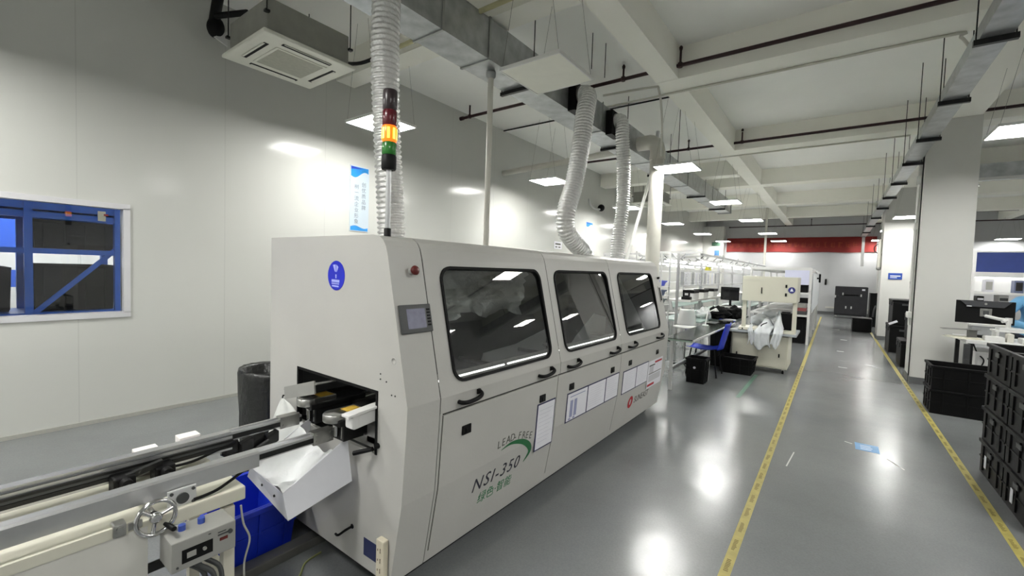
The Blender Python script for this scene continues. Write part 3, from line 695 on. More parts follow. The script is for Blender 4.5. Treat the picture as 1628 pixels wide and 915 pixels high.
# ================================================================ tray with film, blue tub, bags, cables
tr=thing('catch_tray',(-2.1,1.05,0.45),'tilted white sheet-metal tray hung under the machine opening, lined with plastic film','tray')
A=Vector((-1.905,0.95,0.443)); Bv=Vector((-1.853,1.235,0.535)); Cc=Vector((-2.33,0.955,0.51)); Dd=Cc+(Bv-A)
uA=Vector((-0.03,-0.01,0.118)); uB=Vector((-0.045,0.0,0.205)); uC=Vector((0.03,0,0.06)); uD=Vector((0.03,0,0.16))
TRAY=pm('white_tray_enamel',(212,213,218),0.35,noise=0.05)
def slab(mb,p,q,r,s,n,t=0.004):
    n=Vector(n).normalized()*t; P=[Vector(v) for v in (p,q,r,s)]
    mb.add(P+[v+n for v in P],[(0,1,2,3),(4,7,6,5),(0,4,5,1),(1,5,6,2),(2,6,7,3),(3,7,4,0)])
mb=MB(); slab(mb,A,Bv,Dd,Cc,(0,0,1)); mb.build('tray_floor',TRAY,tr)
mb=MB(); slab(mb,A,Bv,Bv+uB,A+uA,(-1,0,0.1)); mb.build('front_panel',TRAY,tr)
mb=MB(); slab(mb,A,Cc,Cc+uC,A+uA,(0,1,0.1)); fp_=mb.build('side_panel',TRAY,tr)
mb=MB(); slab(mb,Cc,Dd,Dd+uD,Cc+uC,(1,0,0.1)); mb.build('back_panel',TRAY,tr)
mb=MB(); o_=A*0.75+Cc*0.25+uA*0.5; mb.cyl(o_+Vector((0,-0.004,0)),o_+Vector((0,0.002,0)),0.006,10); o_=A*0.35+Cc*0.65+uC*0.6; mb.cyl(o_+Vector((0,-0.004,0)),o_+Vector((0,0.002,0)),0.006,10); mb.build('tray_rivet',DKMETAL,fp_)
def sheet(fn_,nu,nv):
    mb=MB(); vs=[fn_(i/nu,j/nv) for j in range(nv+1) for i in range(nu+1)]; fs=[]
    for j in range(nv):
        for i in range(nu):
            a=j*(nu+1)+i; fs.append((a,a+1,a+nu+2,a+nu+1))
    return mb.add(vs,fs,True)
R_=random.Random(5)
def film(u,v):   # u along Y (A->B), v along -X (A->C)
    u*=0.8
    top=(A+uA)*(1-u)*(1-v)+(Bv+uB)*u*(1-v)+(Cc+uC)*(1-u)*v+(Dd+uD)*u*v
    sag=-0.07*math.sin(PI*min(1,max(0,u)))*math.sin(PI*v)
    rip=0.018*math.sin(9*u+5*v+1)+0.012*math.sin(17*v-8*u)+0.02*math.exp(-((u-0.55)**2+(v-0.35)**2)*40)
    e=1-(abs(2*u-1)**6+abs(2*v-1)**6)*0.5
    return top+Vector((0,0,0.004-0.05*u*(1-v)**3+sag+rip*max(0,e)))
m_=sheet(film,30,34).build('plastic_film_liner',CLOTH,None); tag(m_,'crumpled white plastic film lying in the tilted tray','film')
FILM=pm('translucent_film',(222,224,220),0.35,bump=0.3,bscale=14,alpha=0.86)
ap=Vector((-2.575,MY0-0.012,0.80))
def hang(u,v):   # hung from a hook on the end panel, spreading down to the tray
    b0=Vector((-2.70,MY0-0.05,0.36)); b1=Vector((-2.05,MY0-0.03,0.52)); bot=b0*(1-u)+b1*u
    vv=v**0.6; p=Vector((ap.x*(1-vv)+bot.x*vv,ap.y*(1-v)+bot.y*v,ap.z*(1-v)+bot.z*v)); w=v*(1-0.3*v)
    p=p+Vector((0.0,-0.02-0.035*w*(1+math.sin(11*u))*0.8 -0.02*v,0))
    p.y=min(p.y,MY0-0.008); return p
m_=sheet(hang,24,20).build('hanging_plastic_sheet',FILM,None); tag(m_,'translucent plastic sheet hooked on the machine end, draping down behind the rails','plastic sheet')
mb=MB(); mb.tube([(-2.578,MY0-0.001,0.808),(-2.575,MY0-0.03,0.812),(-2.572,MY0-0.034,0.798)],0.005,8); mb.box(-2.60,-2.555,MY0-0.006,MY0-0.0005,0.803,0.819,0.002); mb.build('film_hook',BLACKP,mach)
# blue tub on the floor
def tub(name,x0,x1,y0,y1,z0,z1,mat,label,cat,group=None,t=0.012,taper=0.03,lip=0.02,ribs=True,parent=None):
    r=thing(name,((x0+x1)/2,(y0+y1)/2,z0),label,cat,group)
    mb=MB(); a=taper
    o0=[(x0+a,y0+a),(x1-a,y0+a),(x1-a,y1-a),(x0+a,y1-a)]; o1=[(x0,y0),(x1,y0),(x1,y1),(x0,y1)]
    i1=[(x0+t,y0+t),(x1-t,y0+t),(x1-t,y1-t),(x0+t,y1-t)]; i0=[(x0+a+t,y0+a+t),(x1-a-t,y0+a+t),(x1-a-t,y1-a-t),(x0+a+t,y1-a-t)]
    vs=[(x,y,z0) for x,y in o0]+[(x,y,z1) for x,y in o1]+[(x,y,z1) for x,y in i1]+[(x,y,z0+t) for x,y in i0]
    fs=[(3,2,1,0)]
    for k in range(3):
        for i in range(4): fs.append((k*4+i,k*4+(i+1)%4,k*4+4+(i+1)%4,k*4+4+i))
    fs.append((12,13,14,15)); mb.add(vs,fs); mb.build('tub_body',mat,r)
    mb=MB(); L=lip; h=0.028
    mb.box(x0-L,x1+L,y0-L,y0,z1-h,z1); mb.box(x0-L,x1+L,y1,y1+L,z1-h,z1); mb.box(x0-L,x0,y0,y1,z1-h,z1); mb.box(x1,x1+L,y0,y1,z1-h,z1); mb.build('rim',mat,r,bevel=0.004)
    if ribs:
        mb=MB(); n=max(2,int((x1-x0)/0.12)); H=(z1-z0)
        for k in range(n):
            x=x0+(x1-x0)*(k+0.5)/n
            for ys,sg in ((y0,-1),(y1,1)): mb.obox((x,ys+sg*0.004 - sg*a*0.5,(z0+z1)/2-0.01),(0.005,0,0),(0,0.006,0),(0,sg*a*0.5,H/2-0.02))
        n=max(2,int((y1-y0)/0.12))
        for k in range(n):
            y=y0+(y1-y0)*(k+0.5)/n
            for xs,sg in ((x0,-1),(x1,1)): mb.obox((xs+sg*0.004-sg*a*0.5,y,(z0+z1)/2-0.01),(0.006,0,0),(0,0.005,0),(sg*a*0.5,0,H/2-0.02))
        zz=(z0+z1)/2; q_=0.006; a_=a*0.5
        mb.box(x0+a_-q_,x1-a_+q_,y0+a_-q_,y0+a_,zz,zz+0.012); mb.box(x0+a_-q_,x1-a_+q_,y1-a_,y1-a_+q_,zz,zz+0.012); mb.box(x0+a_-q_,x0+a_,y0+a_,y1-a_,zz,zz+0.012); mb.box(x1-a_,x1-a_+q_,y0+a_,y1-a_,zz,zz+0.012)
        mb.build('rib_lines',mat,r)
    return r
tub('blue_tub',-2.83,-2.37,0.83,1.24,0.0,0.30,BLUEP,'open blue plastic tub on the floor under the white tray','tub')
mb=MB(); mb.box(-2.36,-2.28,0.55,1.36,0.0,0.05,0.006); tag(mb.build('floor_cable_duct',pm('duct_grey',(92,92,88),0.5,noise=0.1),None),'low grey cable cover strip on the floor beside the blue tub','cable cover')
GRW=pm('green_yellow_cable',(130,136,84),0.5)
mb=MB(); mb.tube(smoothpath([(-2.2,1.28,0.006),(-2.18,1.18,0.006),(-2.10,1.10,0.006),(-2.08,0.98,0.006),(-2.13,0.85,0.006),(-2.10,0.72,0.006)],8),0.005,8); tag(mb.build('earth_cable',GRW,None),'thin yellow-green cable curling on the dark floor by the machine corner','cable')
mb=MB(); mb.tube(smoothpath([(-1.905,1.272,0.268),(-1.91,1.24,0.262),(-1.94,1.22,0.235),(-1.98,1.23,0.22)],6),0.006,8); mb.build('black_lead',BLACKR,mach)
# black refuse bag behind the conveyor
bg=thing('refuse_bin',(-3.42,1.55,0.0),'tall bin lined with a black refuse bag between the machine and the wall','bin')
R_=random.Random(9); prof=[(0.19,0.0),(0.21,0.1),(0.225,0.35),(0.235,0.6),(0.24,0.76),(0.235,0.795),(0.20,0.78),(0.19,0.6)]
mb=MB(); vs=[];fs=[];n=36
for r,z in prof:
    for k in range(n):
        rr=r*(1+0.035*math.sin(k*2.7+z*9)+0.02*R_.random()); vs.append((-3.42+rr*1.0*math.cos(2*PI*k/n),1.55+rr*0.8*math.sin(2*PI*k/n),z))
for i in range(len(prof)-1):
    for k in range(n): a=i*n+k; b_=i*n+(k+1)%n; fs.append((a,b_,b_+n,a+n))
mb.add(vs,fs,True); mb.add([vs[i] for i in range(n)],[tuple(range(n))]); mb.build('black_bag',pm('black_film',(34,35,34),0.32,bump=0.6,bscale=18),bg)
mb=MB(); mb.lathe([(0.17,0.62),(0.17,0.63),(0.0005,0.63)],(-3.42,1.55,0),20); mb.build('bin_contents',pm('bin_dark',(30,30,30),0.8),bg)

RACKB=pm('bright_blue_rack_paint',(44,104,206),0.4,noise=0.1)
# ================================================================ room behind the window: blue racking
bk=thing('storage_rack',(-6.5,0.55,0.0),'blue steel storage rack with a diagonal brace seen through the wall window','rack')
def post(x,y,w=0.055): 
    mb=MB(); mb.box(x-0.035,x+0.035,y-w/2,y+w/2,0,2.6); 
    mb.build('upright',RACKB,bk)
for y in (0.585,1.225): post(-6.15,y); post(-6.75,y)
for y in (-0.9,): post(-6.15,y)
mb=MB(); mb.box(-6.19,-6.13,-1.0,1.25,1.94,2.20); mb.box(-6.78,-6.72,-1.0,1.25,1.94,2.20); mb.box(-6.78,-6.13,-1.0,1.25,2.0,2.02); mb.build('shelf_beam',RACKB,bk)
mb=MB(); mb.box(-6.19,-6.13,-1.0,1.25,1.60,1.65); mb.box(-6.75,-6.15,0.6,1.2,1.62,1.64); mb.build('shelf_beam',RACKB,bk)
mb=MB(); d=Vector((0,0.61,0.66)); mb.obox((-6.17,0.905,1.33),(0.012,0,0),d*0.5,Vector((0,-d.z,d.y)).normalized()*0.022); mb.build('diagonal_brace',RACKB,bk)
mb=MB(); mb.box(-6.13,-6.125,1.07,1.13,1.955,2.055); lb=mb.build('shelf_label',pm('label_cream',(232,226,196),0.6),bk)
mb=MB(); mb.box(-6.125,-6.123,1.115,1.15,2.01,2.03); mb.build('label_tape',INKRED,lb)
mb=MB(); mb.box(-6.78,-6.13,-1.0,1.25,0.98,1.03); mb.build('lower_shelf',RACKB,bk)
for (y0,y1,z0,z1,lb) in ((0.625,1.215,1.655,1.935,'black plastic crate on the upper shelf of the blue rack'),(0.625,1.215,1.035,1.50,'large black crate on the lower shelf behind the diagonal brace')):
    tub('black_crate',-6.70,-6.22,y0,y1,z0,z1-0.001,BLACKP,lb,'crate',taper=0.012,lip=0.008)
bx=tub('black_crate',-6.9,-6.25,0.02,0.48,1.04,1.46,BLACKP,'black crate left of the near blue rack post','crate',taper=0.01,lip=0.008)
bench=thing('work_bench',(-7.8,0.0,0.0),'white bench with a grey machine in the room behind the window','bench')
mb=MB(); mb.box(-8.1,-7.3,-2.0,2.0,0.8,0.84); mb.build('bench_top',WHITE,bench)
mb=MB(); 
for x,y in ((-8.05,-1.95),(-7.35,-1.95),(-8.05,1.95),(-7.35,1.95)): mb.box(x-0.03,x+0.03,y-0.03,y+0.03,0,0.8)
mb.build('bench_frame',WHITE,bench)
gm=thing('grey_instrument',(-7.7,-0.1,0.84),'grey bench instrument on the white bench behind the window','instrument')
mb=MB(); mb.box(-7.95,-7.5,-0.6,0.3,0.84,1.08,0.02); mb.build('casing',GREYBOX,gm); mb=MB(); mb.box(-7.9,-7.55,-0.55,0.25,1.08,1.2,0.03); mb.box(-7.88,-7.6,-0.3,0.0,1.2,1.27,0.02); mb.build('cover',WHITE,gm)
struct('wall_side_room', MB().box(-11,-10.9,-6,6,0,3.2), pm('side_room_wall',(206,214,222),0.6))
sb=thing('screen_partition',(-9.6,0.0,0.0),'blue and white partition at the back of the room behind the window','partition')
mb=MB(); mb.box(-9.62,-9.58,-3,4,1.65,2.15); mb.box(-9.62,-9.58,-3,4,1.1,1.35); mb.build('blue_panel',pm('partition_blue',(40,84,186),0.5),sb)
mb=MB(); mb.box(-9.62,-9.58,-3,4,0.0,1.1); mb.box(-9.62,-9.58,-3,4,1.35,1.65); mb.box(-9.62,-9.58,-3,4,2.15,2.35)
for y in (-2,-1,0,0.9,1.5,2.2,3): mb.box(-9.64,-9.56,y-0.03,y+0.03,0,2.35)
mb.build('white_frame',WHITE,sb)
struct('wall_side_room_end', MB().box(-11,-5.7,6,6.1,0,3.2), pm('side_room_wall',(0,0,0)))
struct('ceiling_side_room', MB().box(-11,-5.7,-6,6.1,3.2,3.3), CEIL)
for (x,y) in ((-7.2,-0.5),(-8.9,0.5),(-8.9,3.0),(-7.2,2.6)): dup(L0,(x,y,3.0),'lit panel in the room behind the window, above the picture',group='hidden ceiling panels')
for o in [o for o in list(bpy.data.objects) if o.name.startswith('suspension_wire') and o.parent and abs(o.parent.location.z-3.0)<1e-3]: bpy.data.objects.remove(o)
# ================================================================ overhead services
GALV=pm('galvanised_sheet',(182,185,186),0.36,metal=0.75,noise=0.28,nscale=7,bump=0.05,bscale=9,rvar=0.1)
GALVD=pm('galvanised_flange',(172,174,172),0.4,metal=0.7,noise=0.15)
DX0,DX1,DZ0,DZ1=-3.20,-2.84,3.65,4.04
du=thing('ventilation_duct',(-3.02,7.0,3.65),'long rectangular galvanised ventilation duct above the soldering machine','duct')
ys=[-1.5,0.2,1.4,2.7,3.33,5.9,8.0,10.5,13.0,15.6]
for y0,y1 in zip(ys,ys[1:]):
    mb=MB(); mb.box(DX0,DX1,y0+0.004,y1-0.004,DZ0,DZ1); mb.build('duct_section',GALV,du)
for y in ys[1:]:
    mb=MB(); e=0.012
    mb.box(DX0-e,DX1+e,y-0.012,y+0.012,DZ0-e,DZ0); mb.box(DX0-e,DX1+e,y-0.012,y+0.012,DZ1,DZ1+e); mb.box(DX0-e,DX0,y-0.012,y+0.012,DZ0,DZ1); mb.box(DX1,DX1+e,y-0.012,y+0.012,DZ0,DZ1)
    mb.build('duct_flange',GALVD,du)
mb=MB(); mb.box(DX0-0.02,DX1+0.02,15.6,15.66,DZ0-0.02,DZ1+0.02); mb.build('duct_end_cap',GALV,du)
for y in (0.8,4.05,6.75,9.0,12.0,14.5):
    mb=MB(); mb.box(DX0-0.05,DX1+0.05,y-0.02,y+0.02,DZ0-0.04,DZ0-0.002); 
    hb=mb.build('hanger_bar',DKMETAL,du)
    for x in (DX0-0.04,DX1+0.04): mb=MB(); mb.cyl((x,y,DZ0-0.04),(x,y,4.419 if y<11.7 else (4.06 if y<12.05 else ZC-0.001)),0.006,6); mb.build('hanger_rod',DKMETAL,hb)
for y0,y1 in ((1.83,2.07),(4.90,5.19),(6.03,6.32)):
    mb=MB(); mb.box(DX1,DX1+0.10,y0,y1,DZ0-0.02,DZ1-0.06); mb.build('duct_port',BLACKP,du)
# silver corrugated hoses
FOILH=pm('silver_hose_foil',(226,226,224),0.3,metal=0.85,noise=0.12,nscale=30,bump=0.5,bscale=50)
def hose(path,r,label,pitch=0.036,seed=1):
    P=smoothpath(path,24); L=[0]
    for a,b_ in zip(P,P[1:]): L.append(L[-1]+(b_-a).length)
    tot=L[-1]; step=pitch/4; n=int(tot/step); pts=[];rad=[]; R_=random.Random(seed); j=0
    for i in range(n+1):
        s=i*step
        while j<len(L)-2 and L[j+1]<s: j+=1
        t_=(s-L[j])/max(1e-9,L[j+1]-L[j]); pts.append(P[j].lerp(P[j+1],min(1,t_)))
        k=i%4; rad.append(r*((0.83,0.94,1.0,0.94)[k])*(1+0.02*math.sin(s*5+seed)+0.012*R_.random()))
    t=thing('flexible_hose',path[0],label,'hose')
    mb=MB(); mb.tube(pts,r,26,radii=rad); mb.build('corrugated_tube',FOILH,t)
    p=pts[0]; d=(pts[8]-pts[0]).normalized(); mb=MB(); mb.tube([p-d*0.035,p-d*0.005,p+d*0.03],r,26,radii=[r*1.04,r*1.06,r*1.02]); mb.build('foil_collar',pm('collar_foil',(196,196,192),0.3,metal=0.8,bump=0.6,bscale=30),t)
    p=pts[-1]; d=(pts[-1]-pts[-9]).normalized(); mb=MB(); mb.tube([p-d*0.03,p+d*0.004],r,26,radii=[r*1.03,r*1.03]); mb.build('hose_clamp',STEEL,t)
    return t
hose([(-2.60,2.02,1.745),(-2.60,2.02,1.86),(-2.61,2.00,2.2),(-2.62,1.97,2.65),(-2.62,1.95,3.1),(-2.615,1.95,3.5),(-2.64,1.95,3.72),(-2.73,1.95,3.82),(-2.84,1.95,3.84)],0.098,'fat silver corrugated hose behind the red-amber-green signal tower',seed=1)
hose([(-2.57,5.04,1.745),(-2.58,5.00,1.84),(-2.63,4.80,1.97),(-2.66,4.65,2.12),(-2.65,4.64,2.35),(-2.63,4.75,2.65),(-2.60,4.83,3.1),(-2.59,4.90,3.55),(-2.62,5.0,3.80),(-2.735,5.04,3.85)],0.115,'silver hose with a sharp kink at its foot, hanging from the duct',seed=4)
# the machine's own exhaust collar below each hose
for x,y,r in ((-2.60,2.02,0.11),(-2.58,5.02,0.125),(-2.62,6.16,0.0)):
    if r: mb=MB(); mb.lathe([(r,1.7435),(r,1.765),(r*0.96,1.765)],(x,y,0),24); mb.build('exhaust_collar',STEEL,mach)
# second machine (solder fume hood) under the third hose
hose([(-2.62,6.12,1.60),(-2.62,6.13,1.75),(-2.62,6.16,2.1),(-2.60,6.22,2.6),(-2.60,6.19,3.15),(-2.60,6.10,3.55),(-2.63,6.12,3.80),(-2.735,6.17,3.85)],0.102,'straighter silver hose hanging from the duct, right of the kinked hose',seed=6)
cb2=thing('outlet_cabinet',(-2.6,6.1,0.0),'white cabinet behind the far end of the soldering machine, under the silver hose','cabinet')
mb=MB(); mb.box(-2.95,-2.25,5.75,6.6,0.08,1.60,0.01); mb.build('cabinet_body',WHITE,cb2)
mb=MB(); mb.box(-2.249,-2.243,5.8,6.55,0.15,1.5); mb.build('cabinet_door',WHITE,cb2)
mb=MB(); mb.box(-2.9,-2.3,5.8,6.55,0,0.08); mb.build('plinth',DKMETAL,cb2)
# white elbow pipe
wp=thing('exhaust_pipe',(-2.5,7.35,0.0),'thick white exhaust pipe with an elbow joining the grey duct','pipe')
mb=MB(); mb.tube([(-2.5,7.35,0.0),(-2.5,7.35,3.60)],0.115,28); mb.build('pipe_shaft',PVC,wp)
mb=MB(); mb.tube(smoothpath([(-2.5,7.35,3.55),(-2.5,7.35,3.66),(-2.535,7.35,3.76),(-2.62,7.35,3.81),(-2.70,7.35,3.815),(-2.84,7.35,3.815)],6),0.122,28); mb.build('elbow',PVC,wp)
mb=MB(); mb.tube([(-2.5,7.35,3.5),(-2.5,7.35,3.56)],0.13,28); mb.build('pipe_joint',PVC,wp)
# slim white pole from the duct down behind the machine
pp=thing('drop_pipe',(-3.0,3.56,0.0),'slim white vertical pipe dropping from the duct behind the machine','pipe')
mb=MB(); mb.cyl((-3.0,3.56,0),(-3.0,3.56,3.62),0.030,18); mb.build('pipe_shaft',PVC,pp)
mb=MB(); mb.lathe([(0.034,3.58),(0.05,3.60),(0.05,3.64)],(-3.0,3.56,0),18); mb.build('pipe_flange',GALVD,pp)
# leaning slim white conduit beside the elbow pipe
lp=thing('leaning_conduit',(-2.85,7.9,0.0),'thin white leaning conduit left of the thick white pipe','conduit')
mb=MB(); mb.tube([(-2.88,7.0,0.0),(-2.86,7.05,1.75),(-2.62,7.6,3.55)],0.028,12); mb.build('conduit_tube',pm('glossy_white',(240,240,236),0.25),lp)
mb=MB(); mb.tube([(-2.62,7.6,3.55),(-2.60,7.62,4.07)],0.03,10); mb.build('conduit_cap',ALUW,lp)
# white horizontal drain pipe on the wall side
mb=MB(); mb.tube([(XW,7.13,3.56),(-3.9,7.2,3.66),(-3.22,7.22,3.70)],0.055,16); tag(mb.build('drain_pipe',PVC,None),'white horizontal pipe running from the left wall to the duct','pipe')
# maroon sprinkler lines
def sprinkler(y,z,x0,risers,label):
    r=thing('sprinkler_pipe',((x0+7.9)/2,y,z),label,'pipe','sprinkler lines')
    mb=MB(); mb.cyl((x0,y,z),(7.9,y,z),0.024,10); mb.build('pipe_run',PIPE,r)
    for x,h in risers:
        mb=MB(); mb.cyl((x,y,z),(x,y,min(4.415,z+h)),0.014,8); mb.lathe([(0.02,z+h-0.05),(0.024,z+h-0.02),(0.01,z+h-0.001)],(x,y,0),8); mb.build('sprinkler_riser',PIPE,r)
        mb=MB(); mb.lathe([(0.03,z-0.026),(0.034,z),(0.03,z+0.03)],(x,y,0),10); mb.build('pipe_tee',PIPE,r)
    mb=MB(); mb.cyl((x0-0.02,y,z),(x0+0.05,y,z),0.034,10); mb.build('pipe_end',PIPE,r)
sprinkler(5.69,4.222,-5.45,[(-5.25,0.26),(-2.45,0.19),(-1.70,0.24),(4.0,0.2)],'nearest maroon sprinkler pipe, sloping up to the top edge of the picture')
sprinkler(9.55,4.222,-5.4,[(-2.6,0.2),(-1.6,0.26),(3.0,0.2)],'second maroon sprinkler pipe, level with the elbow of the white pipe')
sprinkler(13.65,4.222,-5.4,[(-2.9,0.2),(-1.2,0.22)],'third maroon sprinkler pipe from the camera')
sprinkler(18.1,4.222,-5.4,[(-4.2,0.22),(-2.2,0.22),(-1.4,0.26)],'fourth maroon sprinkler pipe from the camera')
sprinkler(22.2,4.18,-5.0,[(-3.0,0.22)],'fifth sprinkler pipe, above the red banner')
sprinkler(24.2,4.05,-4.4,[(-2.0,0.3),(-1.0,0.3)],'farthest sprinkler pipe, close in front of the back wall')
# conduits along the beam edges
def conduit(pts,r,label,mat=PVC,cat='conduit'):
    mb=MB(); mb.tube(smoothpath(pts,6),r,8); tag(mb.build('conduit',mat,None),label,cat,'overhead conduits')
conduit([(-2.9,6.16,4.085),(-1,6.16,4.083),(0.75,6.16,4.085),(0.88,6.2,4.06),(0.98,6.3,3.95)],0.015,'white conduit along the lower edge of the nearest ceiling beam')
conduit([(-3.0,6.24,4.3),(-2.25,6.24,4.26),(-2.15,6.26,4.2),(-2.2,6.6,3.9),(-2.35,7.1,3.5)],0.017,'grey conduit bending down beside the white elbow pipe')
conduit([(-2.9,10.0,4.085),(0,10.0,4.083),(0.9,10.0,4.085)],0.014,'white conduit along the second ceiling beam')
conduit([(-5.58,7.08,4.405),(-4.4,7.08,4.405),(-2.1,7.08,4.405)],0.013,'thin dark conduit on the ceiling near the left wall',DKMETAL)
# galvanised trunking over the columns
tk=thing('overhead_trunking',(0.9,10,3.5),'grey galvanised trunking running to the back wall above the aisle edge','trunking')
TX0,TX1,TZ0,TZ1=0.80,0.985,3.50,3.62
fl=[-1.0,2.2,3.75,4.92,6.38,7.9,9.4,11.2,13.0,14.8,17.0,19.5,22.0,24.55]
for y0,y1 in zip(fl,fl[1:]):
    mb=MB(); mb.box(TX0,TX1,y0,y1,TZ0,TZ1); mb.build('trunking_section',GALV,tk)
for y in fl[1:-1]:
    mb=MB(); mb.box(TX0-0.03,TX1+0.03,y-0.02,y+0.02,TZ0-0.045,TZ0-0.001); hb=mb.build('support_bracket',DKMETAL,tk)
    for x in (TX0-0.015,TX1+0.015): mb=MB(); mb.cyl((x,y,TZ0-0.02),(x,y,4.1 if any(yf-0.42<y<yf for yf in (2.35,6.2,10.05,13.9,17.75,21.6)) else ZC-0.001),0.005,6); mb.build('hanger_rod',DKMETAL,hb)
mb=MB(); mb.box(0.84,0.94,23.9,24.0,2.2,3.5); mb.build('trunking_drop',ALUW,tk)
# cross duct far right
cd=thing('cross_duct',(4.5,13.0,3.45),'dark grey rectangular duct crossing behind the near column on the right','duct')
mb=MB(); mb.box(1.7,7.9,13.05,13.5,3.80,4.09); mb.build('duct_section',GALV,cd)
mb=MB(); mb.box(1.7,7.9,13.0,13.06,3.74,3.80); mb.build('duct_flange',WHITE,cd)
for x_ in (2.0,4.3,6.6): mb=MB(); mb.cyl((x_,13.3,4.09),(x_,13.3,ZC-0.001),0.01,6); mb.build('hanger_rod',DKMETAL,cd)
# ceiling cassettes
def cassette(x,y,z,label,h=0.30):
    r=thing('ceiling_cassette',(x,y,z),label,'air conditioner')
    s=0.455
    mb=MB(); mb.box(x-s,x+s,y-s,y+s,z,z+0.035,0.02); pn=mb.build('cassette_panel',pm('cassette_white',(222,222,210),0.4),r)
    mb=MB(); mb.box(x-0.40,x+0.40,y-0.40,y+0.40,z+0.035,z+0.035+h,0.01); mb.build('cassette_body',pm('cassette_body_grey',(150,150,142),0.5,metal=0.3,noise=0.1),r)
    mb=MB(); mb.box(x-0.25,x+0.25,y-0.25,y+0.25,z-0.008,z-0.0005,0.004); mb.build('intake_frame',pm('cassette_white',(0,0,0)),pn)
    mb=MB(); mb.box(x-0.225,x+0.225,y-0.225,y+0.225,z-0.0095,z-0.008); mb.build('intake_grille',pm('grille_grey',(172,172,158),0.6,noise=0.1,nscale=30),pn)
    for k in range(4):
        a=k*PI/2; c,s_=math.cos(a),math.sin(a)
        mb=MB(); mb.obox((x+c*0.335,y+s_*0.335,z-0.0005),(c*0.022,s_*0.022,0),(-s_*0.24,c*0.24,0),(0,0,0.002)); mb.build('air_slot',BLACKR,pn)
        mb=MB(); mb.obox((x+c*0.352,y+s_*0.352,z-0.004),(c*0.012,s_*0.012,-0.003),(-s_*0.225,c*0.225,0),(0,0,0.0015)); mb.build('louvre',pm('cassette_white',(0,0,0)),pn)
    for sx in (-1,1):
        for sy in (-1,1): mb=MB(); mb.cyl((x+sx*0.41,y+sy*0.41,z+0.2),(x+sx*0.41,y+sy*0.41,4.419),0.006,6); mb.box(x+sx*0.41-0.02,x+sx*0.41+0.02,y+sy*0.41-0.02,y+sy*0.41+0.02,z+0.19,z+0.21); mb.build('hanger_rod',DKMETAL,r)
    return r
cassette(-4.55,2.24,3.60,'white four-way ceiling air conditioner hanging at the top left')
cassette(-4.45,12.75,3.62,'far white ceiling air conditioner behind the silver hoses')
INSUL=pm('yellowed_insulation',(196,192,150),0.7,noise=0.15)
for k,(dz,dy) in enumerate(((0.0,0.0),(0.045,0.05))):
    mb=MB(); mb.tube([(-4.15,3.18+dy,4.02+dz),(-2.9,3.18+dy,4.03+dz),(-2.02,3.18+dy,4.03+dz)],0.022,10)
    tag(mb.build('refrigerant_pipe',INSUL,None),'yellowish insulated refrigerant pipe beside the ceiling bulkhead, '+('lower' if k==0 else 'upper')+' of the two','pipe','insulated pipes')
mb=MB(); mb.tube(smoothpath([(-4.42,2.66,3.75),(-4.4,2.95,3.85),(-4.2,3.15,4.0),(-4.15,3.18,4.02)],6),0.02,8); tag(mb.build('drain_hose',DKMETAL,None),'short dark hose from the air conditioner to the insulated pipes','hose')
# black bracket and camera near the top left corner
br=thing('ceiling_bracket',(-5.0,1.75,4.1),'black metal bracket with a white triangle plate at the top left','bracket')
mb=MB(); mb.tube([(-5.55,1.90,4.10),(-5.1,1.80,4.28),(-4.8,1.72,4.41)],0.05,8); mb.tube([(-5.3,1.84,4.12),(-4.95,2.0,4.12)],0.03,8); mb.build('bracket_arm',BLACKP,br)
mb=MB(); mb.sphere((-5.45,1.89,4.07),0.10,1,0.8,1.1); mb.build('bracket_clamp',BLACKR,br)
mb=MB(); mb.prism([(1.86,3.95),(1.99,3.90),(1.99,4.06)],'x',-5.42,-5.41); mb.build('white_plate',WHITE,br)
# small dome camera on the wall
dc=thing('security_camera',(-5.5,11.5,3.42),'small black dome camera on a bent stalk on the left wall','camera')
mb=MB(); mb.tube(smoothpath([(-5.595,11.0,3.62),(-5.56,11.05,3.45),(-5.5,11.2,3.36),(-5.46,11.42,3.37)],6),0.03,8); mb.build('camera_stalk',WHITE,dc)
mb=MB(); mb.sphere((-5.45,11.5,3.42),0.10); mb.build('camera_dome',BLACKP,dc)
for y in (1.45,2.62):
    pass
# threaded rods hanging from the slab
k=0
for (x,y,z0,lb) in ((-2.45,4.75,4.05,'thin threaded rod above the duct, left of the pair'),(-2.42,5.05,4.05,'thin threaded rod above the duct, right of the pair'),(-2.12,7.22,3.34,'thin rod above the bright lamp, beside the white elbow')):
    mb=MB(); mb.cyl((x,y,z0 if z0<4 else 4.0),(x,y,4.419),0.005,6); tag(mb.build('threaded_rod',DKMETAL,None),lb,'rod')
# vertical white pole in front of the red banner
mb=MB(); mb.cyl((-2.42,21.0,0),(-2.42,21.0,ZC-0.002),0.045,10); tag(mb.build('service_pole',PVC,None),'vertical white service pole in front of the red banner','pole')

